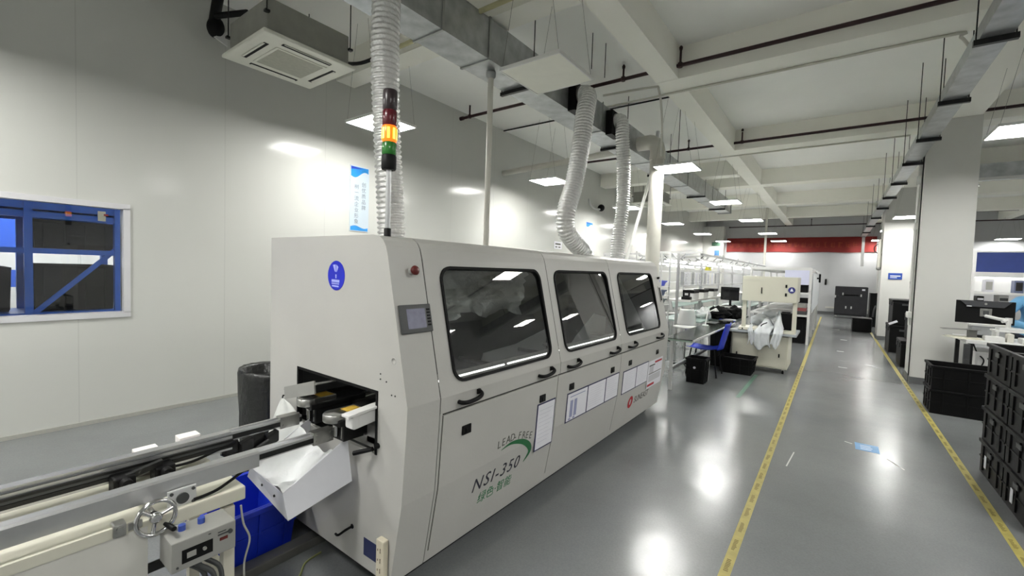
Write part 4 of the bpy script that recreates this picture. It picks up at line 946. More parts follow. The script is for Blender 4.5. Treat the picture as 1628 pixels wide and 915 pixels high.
# ================================================================ things on the left wall
BLUEG=pm('poster_blue',(40,140,214),0.4,noise=0.25,nscale=6)
def poster(y0,y1,z0,z1,label,txt=True):
    r=thing('wall_poster',(XW,(y0+y1)/2,z0),label,'poster')
    mb=MB(); mb.box(XW,XW+0.008,y0,y1,z0,z1); mb.build('poster_board',pm('poster_pale',(190,203,212),0.35),r)
    X=XW+0.009; w=y1-y0; h=z1-z0
    mb=MB(); vs=[];fs=[]
    for i in range(13):
        t_=i/12; y=y0+0.012+(w-0.024)*t_; vs+= [(X,y,z1-0.015),(X,y,z1-h*(0.13+0.05*math.sin(t_*5+0.6)))]
    fs=[(2*i,2*i+1,2*i+3,2*i+2) for i in range(12)]; mb.add(vs,fs); mb.build('blue_wave_band',BLUEG,r,fix=False)
    mb=MB(); vs=[]
    for i in range(13):
        t_=i/12; y=y0+0.012+(w-0.024)*t_; vs+= [(X,y,z0+h*(0.07+0.02*math.sin(t_*6))),(X,y,z0+0.012)]
    fs=[(2*i,2*i+1,2*i+3,2*i+2) for i in range(12)]
    mb.add(vs,fs); mb.build('blue_wave_band',BLUEG,r,fix=False)
    mb=MB(); mb.poly([(X+0.001,y0+0.012,z1-0.015),(X+0.001,y0+w*0.7,z1-0.03),(X+0.001,y0+0.012,z1-h*0.06)]); mb.build('dark_blue_corner',pm('poster_dark_blue',(36,66,180),0.4),r,fix=False)
    if txt:
        S=0.074
        for s,yy,zz in (('创优质品牌',y0+w*0.60,z1-h*0.30),('树一流企业形象',y0+w*0.22,z1-h*0.345)):
            mb=MB()
            for k,ch in enumerate(s):
                M=frameM((X,yy,zz-k*0.083),(0,1,0),(0,0,1)); t2=text_mesh(ch,S,M,0.0003); mb.add(t2.v,t2.f)
            mb.build('chinese_lettering',pm('poster_ink',(112,116,128),0.5),r)
    return r
poster(3.615,3.925,2.07,3.005,'tall blue and white poster with two vertical lines of Chinese characters on the left wall')
poster(10.9,11.3,2.2,2.98,'far blue and white poster on the left wall, seen between the silver hoses',txt=False)
r=thing('wall_notice',(XW,9.45,2.2),'small white notice low on the left wall above the machine top','notice')
mb=MB(); mb.box(XW,XW+0.004,9.25,9.62,2.14,2.32); mb.build('sheet',PAPER,r)
mb=MB(); mb.box(XW+0.004,XW+0.005,9.3,9.56,2.24,2.28); mb.box(XW+0.004,XW+0.005,9.3,9.4,2.17,2.2); mb.box(XW+0.004,XW+0.005,9.45,9.55,2.17,2.2); mb.build('print',INKGREY,r)
# back wall
def banner_mat():
    m=bpy.data.materials.new('red_banner_cloth'); m.use_nodes=True; nt=m.node_tree; N=nt.nodes; L=nt.links; b=N['Principled BSDF']; b.inputs['Roughness'].default_value=0.7
    tc=N.new('ShaderNodeTexCoord'); n=N.new('ShaderNodeTexNoise'); n.inputs['Scale'].default_value=4; L.new(tc.outputs['Object'],n.inputs['Vector'])
    r=N.new('ShaderNodeValToRGB'); r.color_ramp.elements[0].color=lin((112,20,15))+(1,); r.color_ramp.elements[1].color=lin((132,27,20))+(1,)
    L.new(n.outputs['Fac'],r.inputs['Fac']); L.new(r.outputs['Color'],b.inputs['Base Color']); return m
bn=thing('red_banner',(-1.6,YB-0.05,2.8),'long red banner with faded orange lettering on the back wall','banner')
mb=MB(); vs=[];fs=[];n=60
for i in range(n+1):
    x=-4.55+5.92*i/n; yy=YB-0.03-0.02*(1+math.sin(i*0.9)); vs+=[(x,yy,2.84+0.01*math.sin(i*0.35)),(x,yy,3.53)]
for i in range(n): fs.append((2*i,2*i+2,2*i+3,2*i+1))
mb.add(vs,fs,True); mb.build('banner_cloth',banner_mat(),bn,fix=False)
FADE=pm('faded_orange',(150,62,34),0.7,noise=0.2)
mb=MB(); R_=random.Random(11)
for i in range(20):     # blurred, unreadable stroke clusters
    mb=MB()
    cx_=-4.3+i*0.275; cz=3.18
    for k in range(7):
        if R_.random()<0.5: mb.box(cx_-0.09+R_.random()*0.05,cx_+0.04+R_.random()*0.06,YB-0.084,YB-0.082,cz-0.12+k*0.035,cz-0.105+k*0.035)
        else:
            u=cx_-0.08+R_.random()*0.16; mb.box(u,u+0.014,YB-0.084,YB-0.082,cz-0.12+R_.random()*0.08,cz+0.02+R_.random()*0.1)
    mb.build('faded_character',FADE,bn)
mb=MB(); mb.box(-5.02,-4.78,YB-0.562,YB-0.5495,2.55,2.9); bs=tag(mb.build('blue_notice',pm('notice_blue',(60,100,146),0.5),None),'small blue notice on the back left corner pillar','notice')
es_=thing('exit_sign',(-4.95,YB-0.6,3.15),'dark green exit sign box hanging near the back left corner','sign')
mb=MB(); mb.box(-5.15,-4.72,YB-0.60,YB-0.56,3.12,3.30); mb.build('sign_case',pm('sign_case',(70,86,74),0.4),es_)
mb=MB(); mb.box(-5.12,-4.75,YB-0.603,YB-0.60,3.14,3.28); mb.build('sign_face',pm('sign_green',(44,74,56),0.4,noise=0.3,nscale=20),es_)
# ================================================================ floor markings
TAPE=pm('yellow_floor_tape',(176,164,92),0.45,noise=0.18,nscale=14)
TPRINT=pm('tape_print',(120,108,52),0.6,noise=0.3)
def tape(x,label,y0,seed):
    r=thing('floor_tape',(x,10,0),label,'floor tape')
    mb=MB(); mb.box(x-0.027,x+0.027,y0,YB-1.8,0.0,0.0012); mb.build('tape_strip',TAPE,r)
    R_=random.Random(seed); y=y0
    while y<9.5:
        mb=MB()
        for k in range(8):
            mb.box(x-0.013,x+0.013*(0.2+0.8*R_.random()),y,y+0.009,0.0012,0.0016); y+=0.016
        y+=0.10
        mb.build('faded_print',TPRINT,r)
tape(-0.395,'yellow printed floor tape along the aisle on the machine side',1.2,1)
tape(0.975,'yellow printed floor tape along the aisle beside the black crates and columns',1.2,2)
gt=MB(); gt.box(-0.98,-0.93,6.4,8.1,0,0.0012); tag(gt.build('floor_tape',pm('green_floor_tape',(84,120,100),0.5,noise=0.2),None),'faded green tape strip on the floor before the cream cart','floor tape')
fs_=thing('floor_sticker',(0.33,5.35,0),'small pale blue notice sticker on the aisle floor','sticker')
mb=MB(); mb.box(0.24,0.42,5.25,5.47,0,0.001); mb.build('sticker_sheet',pm('sticker_pale_blue',(110,160,205),0.4,noise=0.2),fs_)
mb=MB(); mb.box(0.28,0.36,5.29,5.31,0.001,0.0015); mb.box(0.28,0.37,5.34,5.36,0.001,0.0015); mb.box(0.28,0.36,5.39,5.41,0.001,0.0015); mb.build('sticker_print',pm('sticker_white',(214,224,240),0.5),fs_)
sc=thing('floor_streaks',(0.3,5,0),'pale streaks on the aisle floor','streaks')
mb=MB()
for (x0,y0,x1,y1,w) in ((0.16,5.42,0.22,5.39,0.006),(0.46,5.15,0.56,4.95,0.006),(-0.25,4.35,-0.22,4.75,0.005),(0.13,10.0,0.26,9.98,0.02),(0.12,12.2,0.24,12.2,0.03),(0.2,14.6,0.34,14.6,0.04),(0.0,17.4,0.2,17.4,0.05)):
    d=Vector((x1-x0,y1-y0,0)); n=Vector((-d.y,d.x,0)).normalized()*w; a=Vector((x0,y0,0.0012)); b_=Vector((x1,y1,0.0012)); mb.quad(a-n,b_-n,b_+n,a+n)
mb.build('streak',pm('streak_pale',(186,186,182),0.5),sc,fix=False)  # pale flat streaks laid just above the floor

# ================================================================ glass-topped table, chair, bins
TGLASS=glassmat('green_table_glass',(0.80,0.92,0.86),0.01,0.12,1.18)
gt=thing('glass_top_table',(-1.68,7.3,0),'white-framed table with a greenish glass top beyond the machine','table')
mb=MB(); mb.box(-1.80,-1.435,5.92,8.85,0.742,0.752,0.003); mb.build('glass_top',TGLASS,gt)
mb=MB(); mb.box(-1.79,-1.45,5.95,8.82,0.715,0.741); mb.build('table_board',pm('pale_green_board',(178,194,184),0.35),gt)
mb=MB(); mb.box(-1.44,-1.428,5.92,8.85,0.728,0.753); mb.build('edge_strip',ALUW,gt)
for x,y in ((-1.765,6.15),(-1.765,8.8),(-1.5,8.8)):
    mb=MB(); mb.box(x-0.02,x+0.02,y-0.02,y+0.02,0,0.715); mb.build('leg',ALUW,gt)
mb=MB(); mb.box(-1.785,-1.745,6.17,8.78,0.28,0.32); mb.build('stretcher',ALU,gt)
ch=thing('plastic_chair',(-1.62,7.55,0),'blue plastic chair facing the glass table, back to the aisle','chair')
mb=MB(); Mx=Matrix.Translation((-1.64,7.55,0))
def seatf(u,v):
    x=-0.23+0.46*u; y=-0.22+0.44*v; z=0.43+0.03*abs(2*v-1)**2+0.025*max(0,u-0.75)**0.5 - 0.02*math.sin(PI*u)
    return Mx@Vector((x,y,z))
mb=sheet(seatf,14,12); o=mb.build('seat',BLUEP,ch,fix=False); sm_=o.modifiers.new('thick','SOLIDIFY'); sm_.thickness=0.008
def backf(u,v):
    z=0.44+0.42*u; y=(-0.22+0.44*v)*(1-0.12*u); x=0.20+0.02+0.10*u+0.05*(1-(2*v-1)**2)*0.8
    return Mx@Vector((x,y,z))
mb=sheet(backf,14,12); o=mb.build('backrest',BLUEP,ch,fix=False); sm_=o.modifiers.new('thick','SOLIDIFY'); sm_.thickness=0.008
for sx in (-1,1):
    for sy in (-1,1):
        mb=MB(); mb.tube([(-1.64+sx*0.17,7.55+sy*0.17,0.425),(-1.64+sx*0.23,7.55+sy*0.21,0)],0.012,8); mb.build('leg',BLACKP,ch)
b1=tub('black_bin',-1.73,-1.455,6.77,7.05,0,0.37,BLACKP,'tall black bin with a round white label under the glass table','bin',taper=0.015,lip=0.01)
mb=MB(); mb.cyl((-1.60,6.755,0.235),(-1.60,6.75,0.235),0.018,16); mb.build('round_label',PAPER,b1)
tub('black_crate',-1.50,-0.985,7.90,8.32,0,0.27,BLACKP,'low open black crate on the floor before the cream cart','crate',taper=0.03,lip=0.015)
tub('black_crate',-1.74,-1.46,8.34,8.74,0,0.68,BLACKP,'tall black crate under the far end of the glass table, behind the blue chair','crate',taper=0.02,lip=0.015)

# ================================================================ cream test cart
ct=thing('test_cart',(-0.98,8.8,0),'cream cabinet on castors with a raised cream box on two posts','cart')
mb=MB(); mb.box(-1.40,-0.56,8.42,9.2,0.085,0.63,0.008); ctb=mb.build('cabinet',CREAM,ct)
for x0,x1 in ((-1.385,-0.99),(-0.97,-0.575)):
    mb=MB(); mb.box(x0,x1,8.408,8.42,0.11,0.61,0.003); d=mb.build('cabinet_door',CREAM,ctb)
mb=MB(); mb.box(-1.32,-1.30,8.402,8.41,0.24,0.30); mb.box(-0.69,-0.67,8.402,8.41,0.28,0.34); mb.build('door_handle',BLACKP,ctb)
mb=MB(); mb.box(-1.44,-0.45,8.36,9.25,0.645,0.685,0.006); mb.build('worktop',pm('grey_worktop',(168,174,178),0.35),ct)
for x in (-1.235,-0.50):
    mb=MB(); mb.box(x-0.03,x+0.03,8.44,8.5,0.685,1.20); mb.build('post',CREAM,ct)
mb=MB(); mb.box(-1.275,-0.475,8.40,9.1,1.195,1.615,0.006); bx_=mb.build('upper_box',CREAM,ct)
mb=MB(); mb.box(-0.99,-0.975,8.392,8.40,1.33,1.43); mb.box(-0.645,-0.62,8.392,8.40,1.44,1.49); mb.box(-0.645,-0.62,8.392,8.40,1.30,1.35); mb.build('box_lock',BLACKP,bx_)
mb=MB(); mb.cyl((-0.555,8.40,1.405),(-0.555,8.394,1.405),0.05,24); em=mb.build('round_blue_badge',pm('badge_blue',(44,46,120),0.4),bx_)
mb=MB(); mb.prism([(-0.58,1.385),(-0.53,1.385),(-0.555,1.44)],'y',8.3925,8.394); mb.build('badge_print',WHITEINK,em)
mb=MB(); mb.box(-1.25,-0.95,8.395,8.4,1.55,1.552); mb.box(-1.25,-1.12,8.6,8.9,1.615,1.63); mb.box(-0.85,-0.7,8.5,8.8,1.615,1.625); mb.build('box_top_items',WHITE,bx_)
for x,y in ((-1.33,8.5),(-0.62,8.5),(-1.33,9.12),(-0.62,9.12)):
    mb=MB(); mb.cyl((x-0.014,y,0.034),(x+0.014,y,0.034),0.034,16); cs=mb.build('castor',BLACKR,ct)
    mb=MB(); mb.box(x-0.02,x+0.02,y-0.02,y+0.02,0.05,0.086); mb.build('castor_fork',STEEL,cs)
bx0=thing('control_box',(-1.16,8.5,0.685),'small cream control box with a dial on the cart worktop, left','control box')
mb=MB(); mb.prism([(8.385,0.685),(8.62,0.685),(8.62,0.76),(8.40,0.735)],'x',-1.30,-1.02); mb.build('casing',CREAM,bx0)
mb=MB(); mb.box(-1.31,-1.01,8.38,8.63,0.6855,0.695); mb.cyl((-1.24,8.393,0.712),(-1.24,8.383,0.711),0.012,12); mb.build('base_and_dial',BLACKP,bx0)
mb=MB(); mb.tube(smoothpath([(-1.02,8.5,0.70),(-0.98,8.44,0.74),(-0.95,8.42,0.80),(-0.88,8.45,0.84)],6),0.008,8); mb.build('control_lead',BLACKR,bx0)
mb=MB(); mb.box(-0.72,-0.48,8.38,8.75,0.6855,0.71,0.004); tag(mb.build('cream_tray',CREAM,None),'flat cream tray on the cart worktop, right','tray')
# white cloth bundles draped over the cart
def drape(label,x0,x1,z1,zlow,yf,seed,peak):
    R_=random.Random(seed); ph=R_.random()*6
    prof=[(8.98,0.70),(8.85,0.72),(8.72,0.735),(8.58,0.73),(8.46,0.715),(8.36,0.70),(8.335,0.66),(8.325,0.6),(8.32,0.5)]
    def fn2(u,v):
        s=v*(len(prof)-1); i=min(int(s),len(prof)-2); t_=s-i
        y=prof[i][0]*(1-t_)+prof[i+1][0]*t_; z=prof[i][1]*(1-t_)+prof[i+1][1]*t_
        if v>0.62: z=0.70-(0.70-zlow)*((v-0.62)/0.38)*(0.85+0.15*math.sin(u*7+ph)); y=8.335-0.01
        x=x0+(x1-x0)*u+0.02*math.sin(v*7+ph)
        if v<0.6: z+=peak*math.exp(-((u-0.5)**2*9+(v-0.3)**2*18))+0.015*abs(math.sin(u*9+v*6+ph))
        y-=0.018*abs(math.sin(u*8+ph))*(1 if v>0.5 else 0.3)
        return Vector((x,y,max(z,0.20)))
    m_=sheet(fn2,26,34).build('draped_garment',pm('grey_white_cloth',(206,210,212),0.8,bump=0.4,bscale=24),None); tag(m_,label,'garment','garments on the cart')
    md=m_.modifiers.new('thick','SOLIDIFY'); md.thickness=0.006; md.offset=1
drape('narrow white towel hanging over the cart edge, leftmost of the hanging cloths',-1.15,-1.07,0.9,0.45,8.33,7,0.04)
drape('crumpled white garment hanging widest over the cart edge',-1.04,-0.80,0.9,0.38,8.33,2,0.16)
drape('white garment rising to a peak in the middle of the cart',-0.79,-0.66,0.9,0.42,8.32,5,0.30)
mb=MB(); mb.sphere((-1.02,8.86,0.83),0.13,1.3,0.8,0.9,18); mb.sphere((-0.9,8.92,0.95),0.10,1.2,0.8,0.7,18); m_=mb.build('bundled_garment',pm('grey_white_cloth',(0,0,0)),None)
tag(m_,'bundle of pale clothing piled at the back of the cart under the raised box','garment')
tx_=bpy.data.textures.new('crumple','CLOUDS'); tx_.noise_scale=0.08
d_=m_.modifiers.new('crumple','DISPLACE'); d_.texture=tx_; d_.strength=0.06; d_.texture_coords='GLOBAL'
for x0,x1,y0,y1,z0,z1,nm,lb in ((-0.78,-0.55,9.0,9.2,0.6855,0.98,'black_case','black case standing at the back of the cart under the raised box'),):
    mb=MB(); mb.box(x0,x1,y0,y1,z0,z1,0.02); mb.box(x0+0.05,x1-0.05,y0+0.08,y1-0.08,z1,z1+0.02,0.005); tag(mb.build(nm,BLACKP,None),lb,'case')

# ================================================================ workbench line with shelves and lamps
LX=-2.34
def bench_line(y0,y1,label,side=1,x=LX):
    r=thing('assembly_bench',(x,(y0+y1)/2,0),label,'workbench','assembly line benches')
    for y in (y0,y1):
        mb=MB(); mb.box(x-0.022,x+0.022,y-0.022,y+0.022,0,1.99); mb.build('frame_post',ALU,r)
        mb=MB(); mb.box(x-0.42,x+0.42,y-0.02,y+0.02,1.99,2.03); ba=mb.build('top_bar',ALUW,r)
        mb=MB(); mb.obox((x+0.07,y,1.93),(0.06,0,0.06),(0,0.012,0),(0.006,0,-0.006)); mb.obox((x-0.07,y,1.93),(0.06,0,-0.06),(0,0.012,0),(0.006,0,0.006)); mb.build('gusset',ALU,ba)
    mb=MB(); mb.box(x+0.37,x+0.42,y0,y1,1.955,1.99); mb.box(x-0.42,x-0.37,y0,y1,1.955,1.99); mb.build('tool_rail',ALU,r)
    mb=MB(); mb.box(x-0.02,x+0.02,y0,y1,1.66,1.70); mb.box(x-0.02,x+0.02,y0,y1,1.37,1.40); mb.build('cross_rail',ALUW,r)
    mb=MB(); mb.box(x-0.2,x+0.24,y0,y1,1.10,1.135); sh=mb.build('upper_shelf',pm('bench_shelf',(208,208,204),0.4),r)
    mb=MB(); mb.box(x-0.34,x+0.44,y0,y1,0.735,0.76); mb.build('bench_top',pm('bench_green_mat',(166,186,180),0.4),r)
    for yy in (y0+0.1,y1-0.1):
        for xx in (x-0.32,x+0.4):
            mb=MB(); mb.box(xx-0.02,xx+0.02,yy-0.02,yy+0.02,0,0.735); mb.build('leg',ALUW,r)
    # tube lamps under the tool rail
    for s in (1,-1):
        mb=MB(); mb.prism([(x+s*0.30-0.05,1.86),(x+s*0.30+0.05,1.86),(x+s*0.30+0.02,1.90),(x+s*0.30-0.02,1.90)],'y',y0+0.12,y1-0.12); lm=mb.build('lamp_reflector',ALUW,r)
        mb=MB(); mb.cyl((x+s*0.30,y0+0.15,1.848),(x+s*0.30,y1-0.15,1.848),0.013,10); mb.build('lamp_tube',pm('bench_tube_lit',(255,255,255),0.4,emit=(255,255,250),es=BTUBE),lm)
        mb=MB()
        for yy in (y0+0.3,y1-0.3): mb.cyl((x+s*0.30,yy,1.90),(x+s*0.36,yy,1.957),0.006,6)
        mb.build('lamp_hanger',DKMETAL,lm)
    return r
by=[8.3,10.05,11.8,13.55,15.3,17.05]
labs=['nearest bay of the white-framed assembly bench with shelves and tube lamps','second bay of the assembly bench, holding the black monitor','third bay of the assembly bench from the camera','fourth bay of the assembly bench from the camera','farthest bay of the assembly bench, nearest the back wall']
for a,b_,lb in zip(by,by[1:],labs): bench_line(a+0.025,b_-0.025,lb)
# paper sheets clipped to the cross rail
R_=random.Random(21); k=0
words=['first','second','third','fourth','fifth','sixth','seventh','eighth','ninth','tenth']
for i,y in enumerate((8.5,8.78,9.02,9.28,9.55,9.82,10.3,10.6,11.0,11.35)):
    w=0.2; r=thing('instruction_sheet',(LX+0.03,y,1.42),'white instruction sheet clipped along the assembly bench rail, '+words[i]+' from the camera','sheet','instruction sheets')
    mb=MB(); mb.box(LX+0.024,LX+0.028,y-0.1,y+0.1,1.405,1.655); mb.build('paper',PAPER if i%3 else pm('grey_sleeve',(170,172,176),0.3),r)
    mb=MB(); 
    for q in range(5): mb.box(LX+0.028,LX+0.0288,y-0.075,y+0.04+0.03*(q%2),1.60-q*0.03,1.607-q*0.03)
    mb.box(LX+0.028,LX+0.0288,y-0.06,y+0.06,1.435,1.442); mb.build('print',INKGREY if i%2 else pm('faint_print',(0,0,0)),r)
mb=MB(); mb.box(LX+0.30,LX+0.36,9.05,9.3,1.70,1.76); tag(mb.build('yellow_tag',pm('tag_yellow',(226,220,70),0.5),None),'small yellow tag hanging from the bench lamp','tag')
# articles on the upper shelf
for i,(y,lb) in enumerate(((8.9,'long black tray on the bench shelf, nearest'),(9.7,'black tray on the bench shelf, second from the camera'),(10.6,'black tray on the bench shelf beside the monitor'))):
    t=thing('component_bin',(LX+0.1,y,1.135),lb.replace('tray','component bin'),'bin','component bins')
    mb=MB(); mb.box(LX+0.0,LX+0.2,y-0.2,y+0.2,1.135,1.25,0.01); mb.build('bin_body',WHITE,t); mb=MB(); mb.box(LX-0.005,LX+0.205,y-0.205,y+0.205,1.25,1.31,0.008); mb.build('bin_lid',BLACKP,t)
tp=thing('tape_dispenser',(LX+0.12,8.52,1.135),'small black forked holder on the nearest bench shelf','holder')
mb=MB(); mb.box(LX+0.04,LX+0.2,8.45,8.58,1.135,1.19,0.01); mb.box(LX+0.06,LX+0.09,8.48,8.5,1.19,1.27); mb.box(LX+0.14,LX+0.17,8.54,8.56,1.19,1.27); mb.box(LX+0.07,LX+0.16,8.49,8.55,1.19,1.215); mb.build('holder_body',BLACKP,tp)
# blue bins left of the first bay
for i,(z,lb,mt) in enumerate(((1.38,'blue component tray on the rack behind the machine end, topmost',BLUEP),(1.21,'dark blue tray on the rack behind the machine end, middle',pm('dark_blue_plastic',(40,66,110),0.4)),(1.05,'grey-green tray on the rack behind the machine end, lowest',pm('grey_green_plastic',(70,86,86),0.4)))):
    tub('component_tray',-2.88,-2.50,7.78,8.18,z,z+0.10,mt,lb,'tray',taper=0.03,lip=0.012,ribs=False)
rk=thing('tray_rack',(-2.7,8.0,0),'white rack holding the blue trays behind the machine end','rack')
for z in (1.038,1.198,1.368,1.75): mb=MB(); mb.box(-2.93,-2.455,7.72,8.24,z-0.001,z+0.0115); mb.build('rack_shelf',WHITE,rk)
for x in (-2.92,-2.465):
    for y in (7.73,8.23): mb=MB(); mb.box(x-0.012,x+0.012,y-0.012,y+0.012,0,2.0); mb.build('rack_post',ALUW,rk)
# second, farther bench line by the wall
for a,b_,lb in ((9.0,11.5,'near bay of the second assembly bench, close to the left wall'),(11.5,14.0,'middle bay of the second assembly bench, close to the left wall'),(14.0,16.5,'far bay of the second assembly bench, close to the left wall')):
    bench_line(a+0.03,b_-0.03,lb,x=-3.75)
# monitor, bags and papers on the second bay
def monitor(x,y,z,rot,w,h,label,arm=False):
    r=thing('computer_monitor',(x,y,z),label,'monitor')
    R=Matrix.Translation((x,y,z))@Matrix.Rotation(rot,4,'Z')
    mb=MB(); mb.box(-w/2,w/2,-0.012,0.012,0.12,0.12+h,0.006); mb.box(-w*0.3,w*0.3,0.012,0.04,0.12+h*0.2,0.12+h*0.8,0.01); mb.xform(R).build('display_housing',BLACKP,r)
    mb=MB(); mb.box(-w/2+0.01,w/2-0.01,-0.0135,-0.012,0.132,0.11+h); mb.xform(R).build('screen',pm('dark_screen',(20,21,24),0.15),r)
    mb=MB(); mb.box(-0.02,0.02,0.02,0.04,0.0,0.2); mb.box(-0.11,0.11,-0.08,0.09,0.0,0.012,0.004); mb.xform(R).build('stand',BLACKP,r)
    return r
monitor(-1.78,10.2,0.97,-0.35,0.40,0.28,'black computer monitor on the assembly bench left of the cream cart')
st_=thing('riser_block',(-1.78,10.2,0.76),'white riser under the black monitor','riser')
mb=MB(); mb.box(-2.0,-1.55,10.0,10.4,0.94,0.97); mb.build('riser_top',WHITE,st_); mb=MB(); mb.box(-1.99,-1.96,10.02,10.38,0.762,0.94); mb.box(-1.6,-1.57,10.02,10.38,0.762,0.94); mb.build('riser_sides',WHITE,st_)
dk=thing('dark_work_table',(-1.75,9.8,0),'dark-topped work table between the glass table and the cream cart','table')
mb=MB(); mb.box(-1.895,-1.46,8.9,10.6,0.725,0.76); mb.build('table_top',pm('dark_green_mat',(58,68,64),0.4),dk)
for x,y in ((-1.87,8.95),(-1.5,8.95),(-1.87,10.55),(-1.5,10.55)): mb=MB(); mb.box(x-0.02,x+0.02,y-0.02,y+0.02,0,0.725); mb.build('leg',ALUW,dk)
def bag(x,y,z,s,label,mat=BLACKR,name='black_bag',cat='bag',seed=1):
    mb=MB(); mb.sphere((x,y,z+0.10*s),0.13*s,1.25,1.1,0.85,40); m_=mb.build(name,mat,None); tag(m_,label,cat)
    d=m_.modifiers.new('crumple','DISPLACE'); d.texture=tx_; d.strength=0.2*s; d.texture_coords='GLOBAL'; return m_
bag(-1.80,9.25,0.76,1.1,'black bag heaped on the dark table, left of the pair')
bag(-1.58,9.55,0.76,1.0,'black bag heaped on the dark table, right of the pair')
bag(-2.02,8.98,0.77,0.9,'crumpled white plastic bag on the bench beside the black bags',CLOTH,'white_bag')
fo=thing('blue_folder',(-1.55,9.0,0.76),'blue folder with papers lying on the dark table before the black bags','folder')
mb=MB(); mb.obox((-1.6,9.02,0.768),(0.12,0.03,0),(-0.04,0.14,0),(0,0,0.006)); mb.build('folder_cover',BLUEP,fo); mb=MB(); mb.obox((-1.56,9.08,0.777),(0.10,0.02,0),(-0.03,0.12,0),(0,0,0.002)); mb.build('loose_paper',PAPER,fo)
kb=thing('black_case',(-1.55,8.75,0.752),'flat black tool case at the far end of the glass table','case')
mb=MB(); mb.box(-1.66,-1.45,8.55,8.8,0.7535,0.80,0.01); mb.build('case_body',BLACKP,kb); mb=MB(); mb.box(-1.58,-1.52,8.535,8.55,0.77,0.785,0.003); mb.build('case_handle',GREYDK,kb)
kd=thing('black_keyboard',(-1.72,8.3,0.753),'black keyboard on the glass table','keyboard'); mb=MB(); mb.box(-1.78,-1.62,8.12,8.5,0.7535,0.77,0.004); mb.build('keyboard_base',BLACKP,kd)
mb=MB()
for i in range(10):
    for j in range(4): mb.box(-1.77+j*0.036,-1.74+j*0.036,8.135+i*0.036,8.165+i*0.036,0.77,0.775)
mb.build('keys',GREYDK,kd)
# white shell stools at the bench
def shellstool(x,y,label,rz):
    r=thing('shell_chair',(x,y,0),label,'chair','white shell chairs')
    R=Matrix.Translation((x,y,0))@Matrix.Rotation(rz,4,'Z')
    def b(u,v): 
        a=-1.2+2.4*u; return R@Vector((0.17*math.cos(a)*(0.85+0.1*v),0.17*math.sin(a)*(1-0.3*v*v),0.74+0.28*v))
    o=sheet(b,14,10).build('shell_back',WHITE,r,fix=False); o.modifiers.new('thick','SOLIDIFY').thickness=0.01
    mb=MB(); mb.lathe([(0.02,0.685),(0.19,0.69),(0.2,0.715),(0.17,0.72),(0.0005,0.715)],n=20); mb.xform(R).build('seat',WHITE,r)
    mb=MB(); mb.cyl((0,0,0.06),(0,0,0.69),0.022,10); mb.xform(R); mb.build('column',CHROME,r)
    mb=MB()
    for k in range(5):
        a=2*PI*k/5; mb.tube([R@Vector((0,0,0.08)),R@Vector((0.24*math.cos(a),0.24*math.sin(a),0.02))],0.014,6)
    mb.build('star_base',BLACKP,r)
shellstool(-2.03,7.80,'white shell chair at the near end of the bench behind the glass table',-1.05)
shellstool(-3.05,10.2,'white shell chair between the two bench lines',2.5)
wl_=thing('white_work_lamp',(-1.75,7.9,0.752),'white jointed lamp arm standing on the glass table','lamp')
mb=MB(); mb.lathe([(0.05,0.753),(0.05,0.77),(0.012,0.775)],(-1.72,7.85,0),16); mb.build('lamp_base',WHITE,wl_)
mb=MB(); mb.tube([(-1.72,7.85,0.77),(-1.70,7.9,0.98),(-1.60,8.0,1.04)],0.010,8); mb.build('lamp_arm',WHITE,wl_)
mb=MB(); mb.lathe([(0.015,0.0),(0.05,-0.05),(0.048,-0.052),(0.0005,-0.02)],(-1.60,8.0,1.05),16); mb.build('lamp_shade',WHITE,wl_)

# ================================================================ tall white racks right of the cart
def rack(y0,y1,label,x0=-1.74,x1=-0.47):
    r=thing('storage_rack',((x0+x1)/2,(y0+y1)/2,0),label,'rack','white framed racks')
    for x in (x0,x1):
        for y in (y0,y1): mb=MB(); mb.box(x-0.025,x+0.025,y-0.025,y+0.025,0,1.86); mb.build('rack_post',WHITE,r)
    for z in (0.67,1.22,1.78): mb=MB(); mb.box(x0,x1,y0,y1,z,z+0.04); mb.build('rack_shelf',WHITE,r)
    mb=MB(); mb.box(x0,x1,y0-0.02,y0+0.02,1.80,1.87); mb.build('top_rail',WHITE,r)
    return r
rack(12.7,14.6,'tall white framed rack just behind the cream cart, nearest of its row'); rack(14.8,16.7,'tall white framed rack, middle of the row behind the cream cart'); rack(16.9,18.8,'tall white framed rack, farthest of the row behind the cream cart')
mb=MB(); mb.box(-1.0,-0.5,12.675,12.6795,1.45,1.80); tag(mb.build('blue_tinted_sheet',pm('pale_lilac_sheet',(206,208,230),0.5),None),'pale lilac sheet hung on the front of the nearest white rack','sheet')
i=0
for (x0,x1,y,z0,z1,mt,lb) in ((-0.78,-0.52,12.85,1.262,1.46,BLACKP,'black box on the upper shelf of the nearest white rack'),(-0.80,-0.52,12.85,0.712,0.80,GREYDK,'dark grey case on the middle shelf of the nearest white rack, lowest of its stack'),(-0.78,-0.53,12.85,0.801,0.88,pm('dusty_red',(150,80,80),0.5),'dusty red box in the stack on the middle rack shelf'),(-0.79,-0.53,12.85,0.881,1.0,STEEL,'steel pan on top of the red box on the rack'),(-0.80,-0.5,12.85,1.001,1.12,BLACKP,'black box at the top of the stack on the middle rack shelf')):
    t=thing('storage_box',((x0+x1)/2,y+0.2,z0),lb,'box'); mb=MB(); mb.box(x0,x1,y,y+0.4,z0,z1-0.022,0.01); mb.build('box_body',mt,t); mb=MB(); mb.box(x0-0.008,x1+0.008,y-0.008,y+0.408,z1-0.022,z1-0.001,0.005); mb.build('box_lid',mt,t)
tub('black_crate',-0.95,-0.52,12.85,13.5,0.0,0.62,BLACKP,'tall black crate on the floor inside the nearest white rack','crate',taper=0.01,lip=0.01)
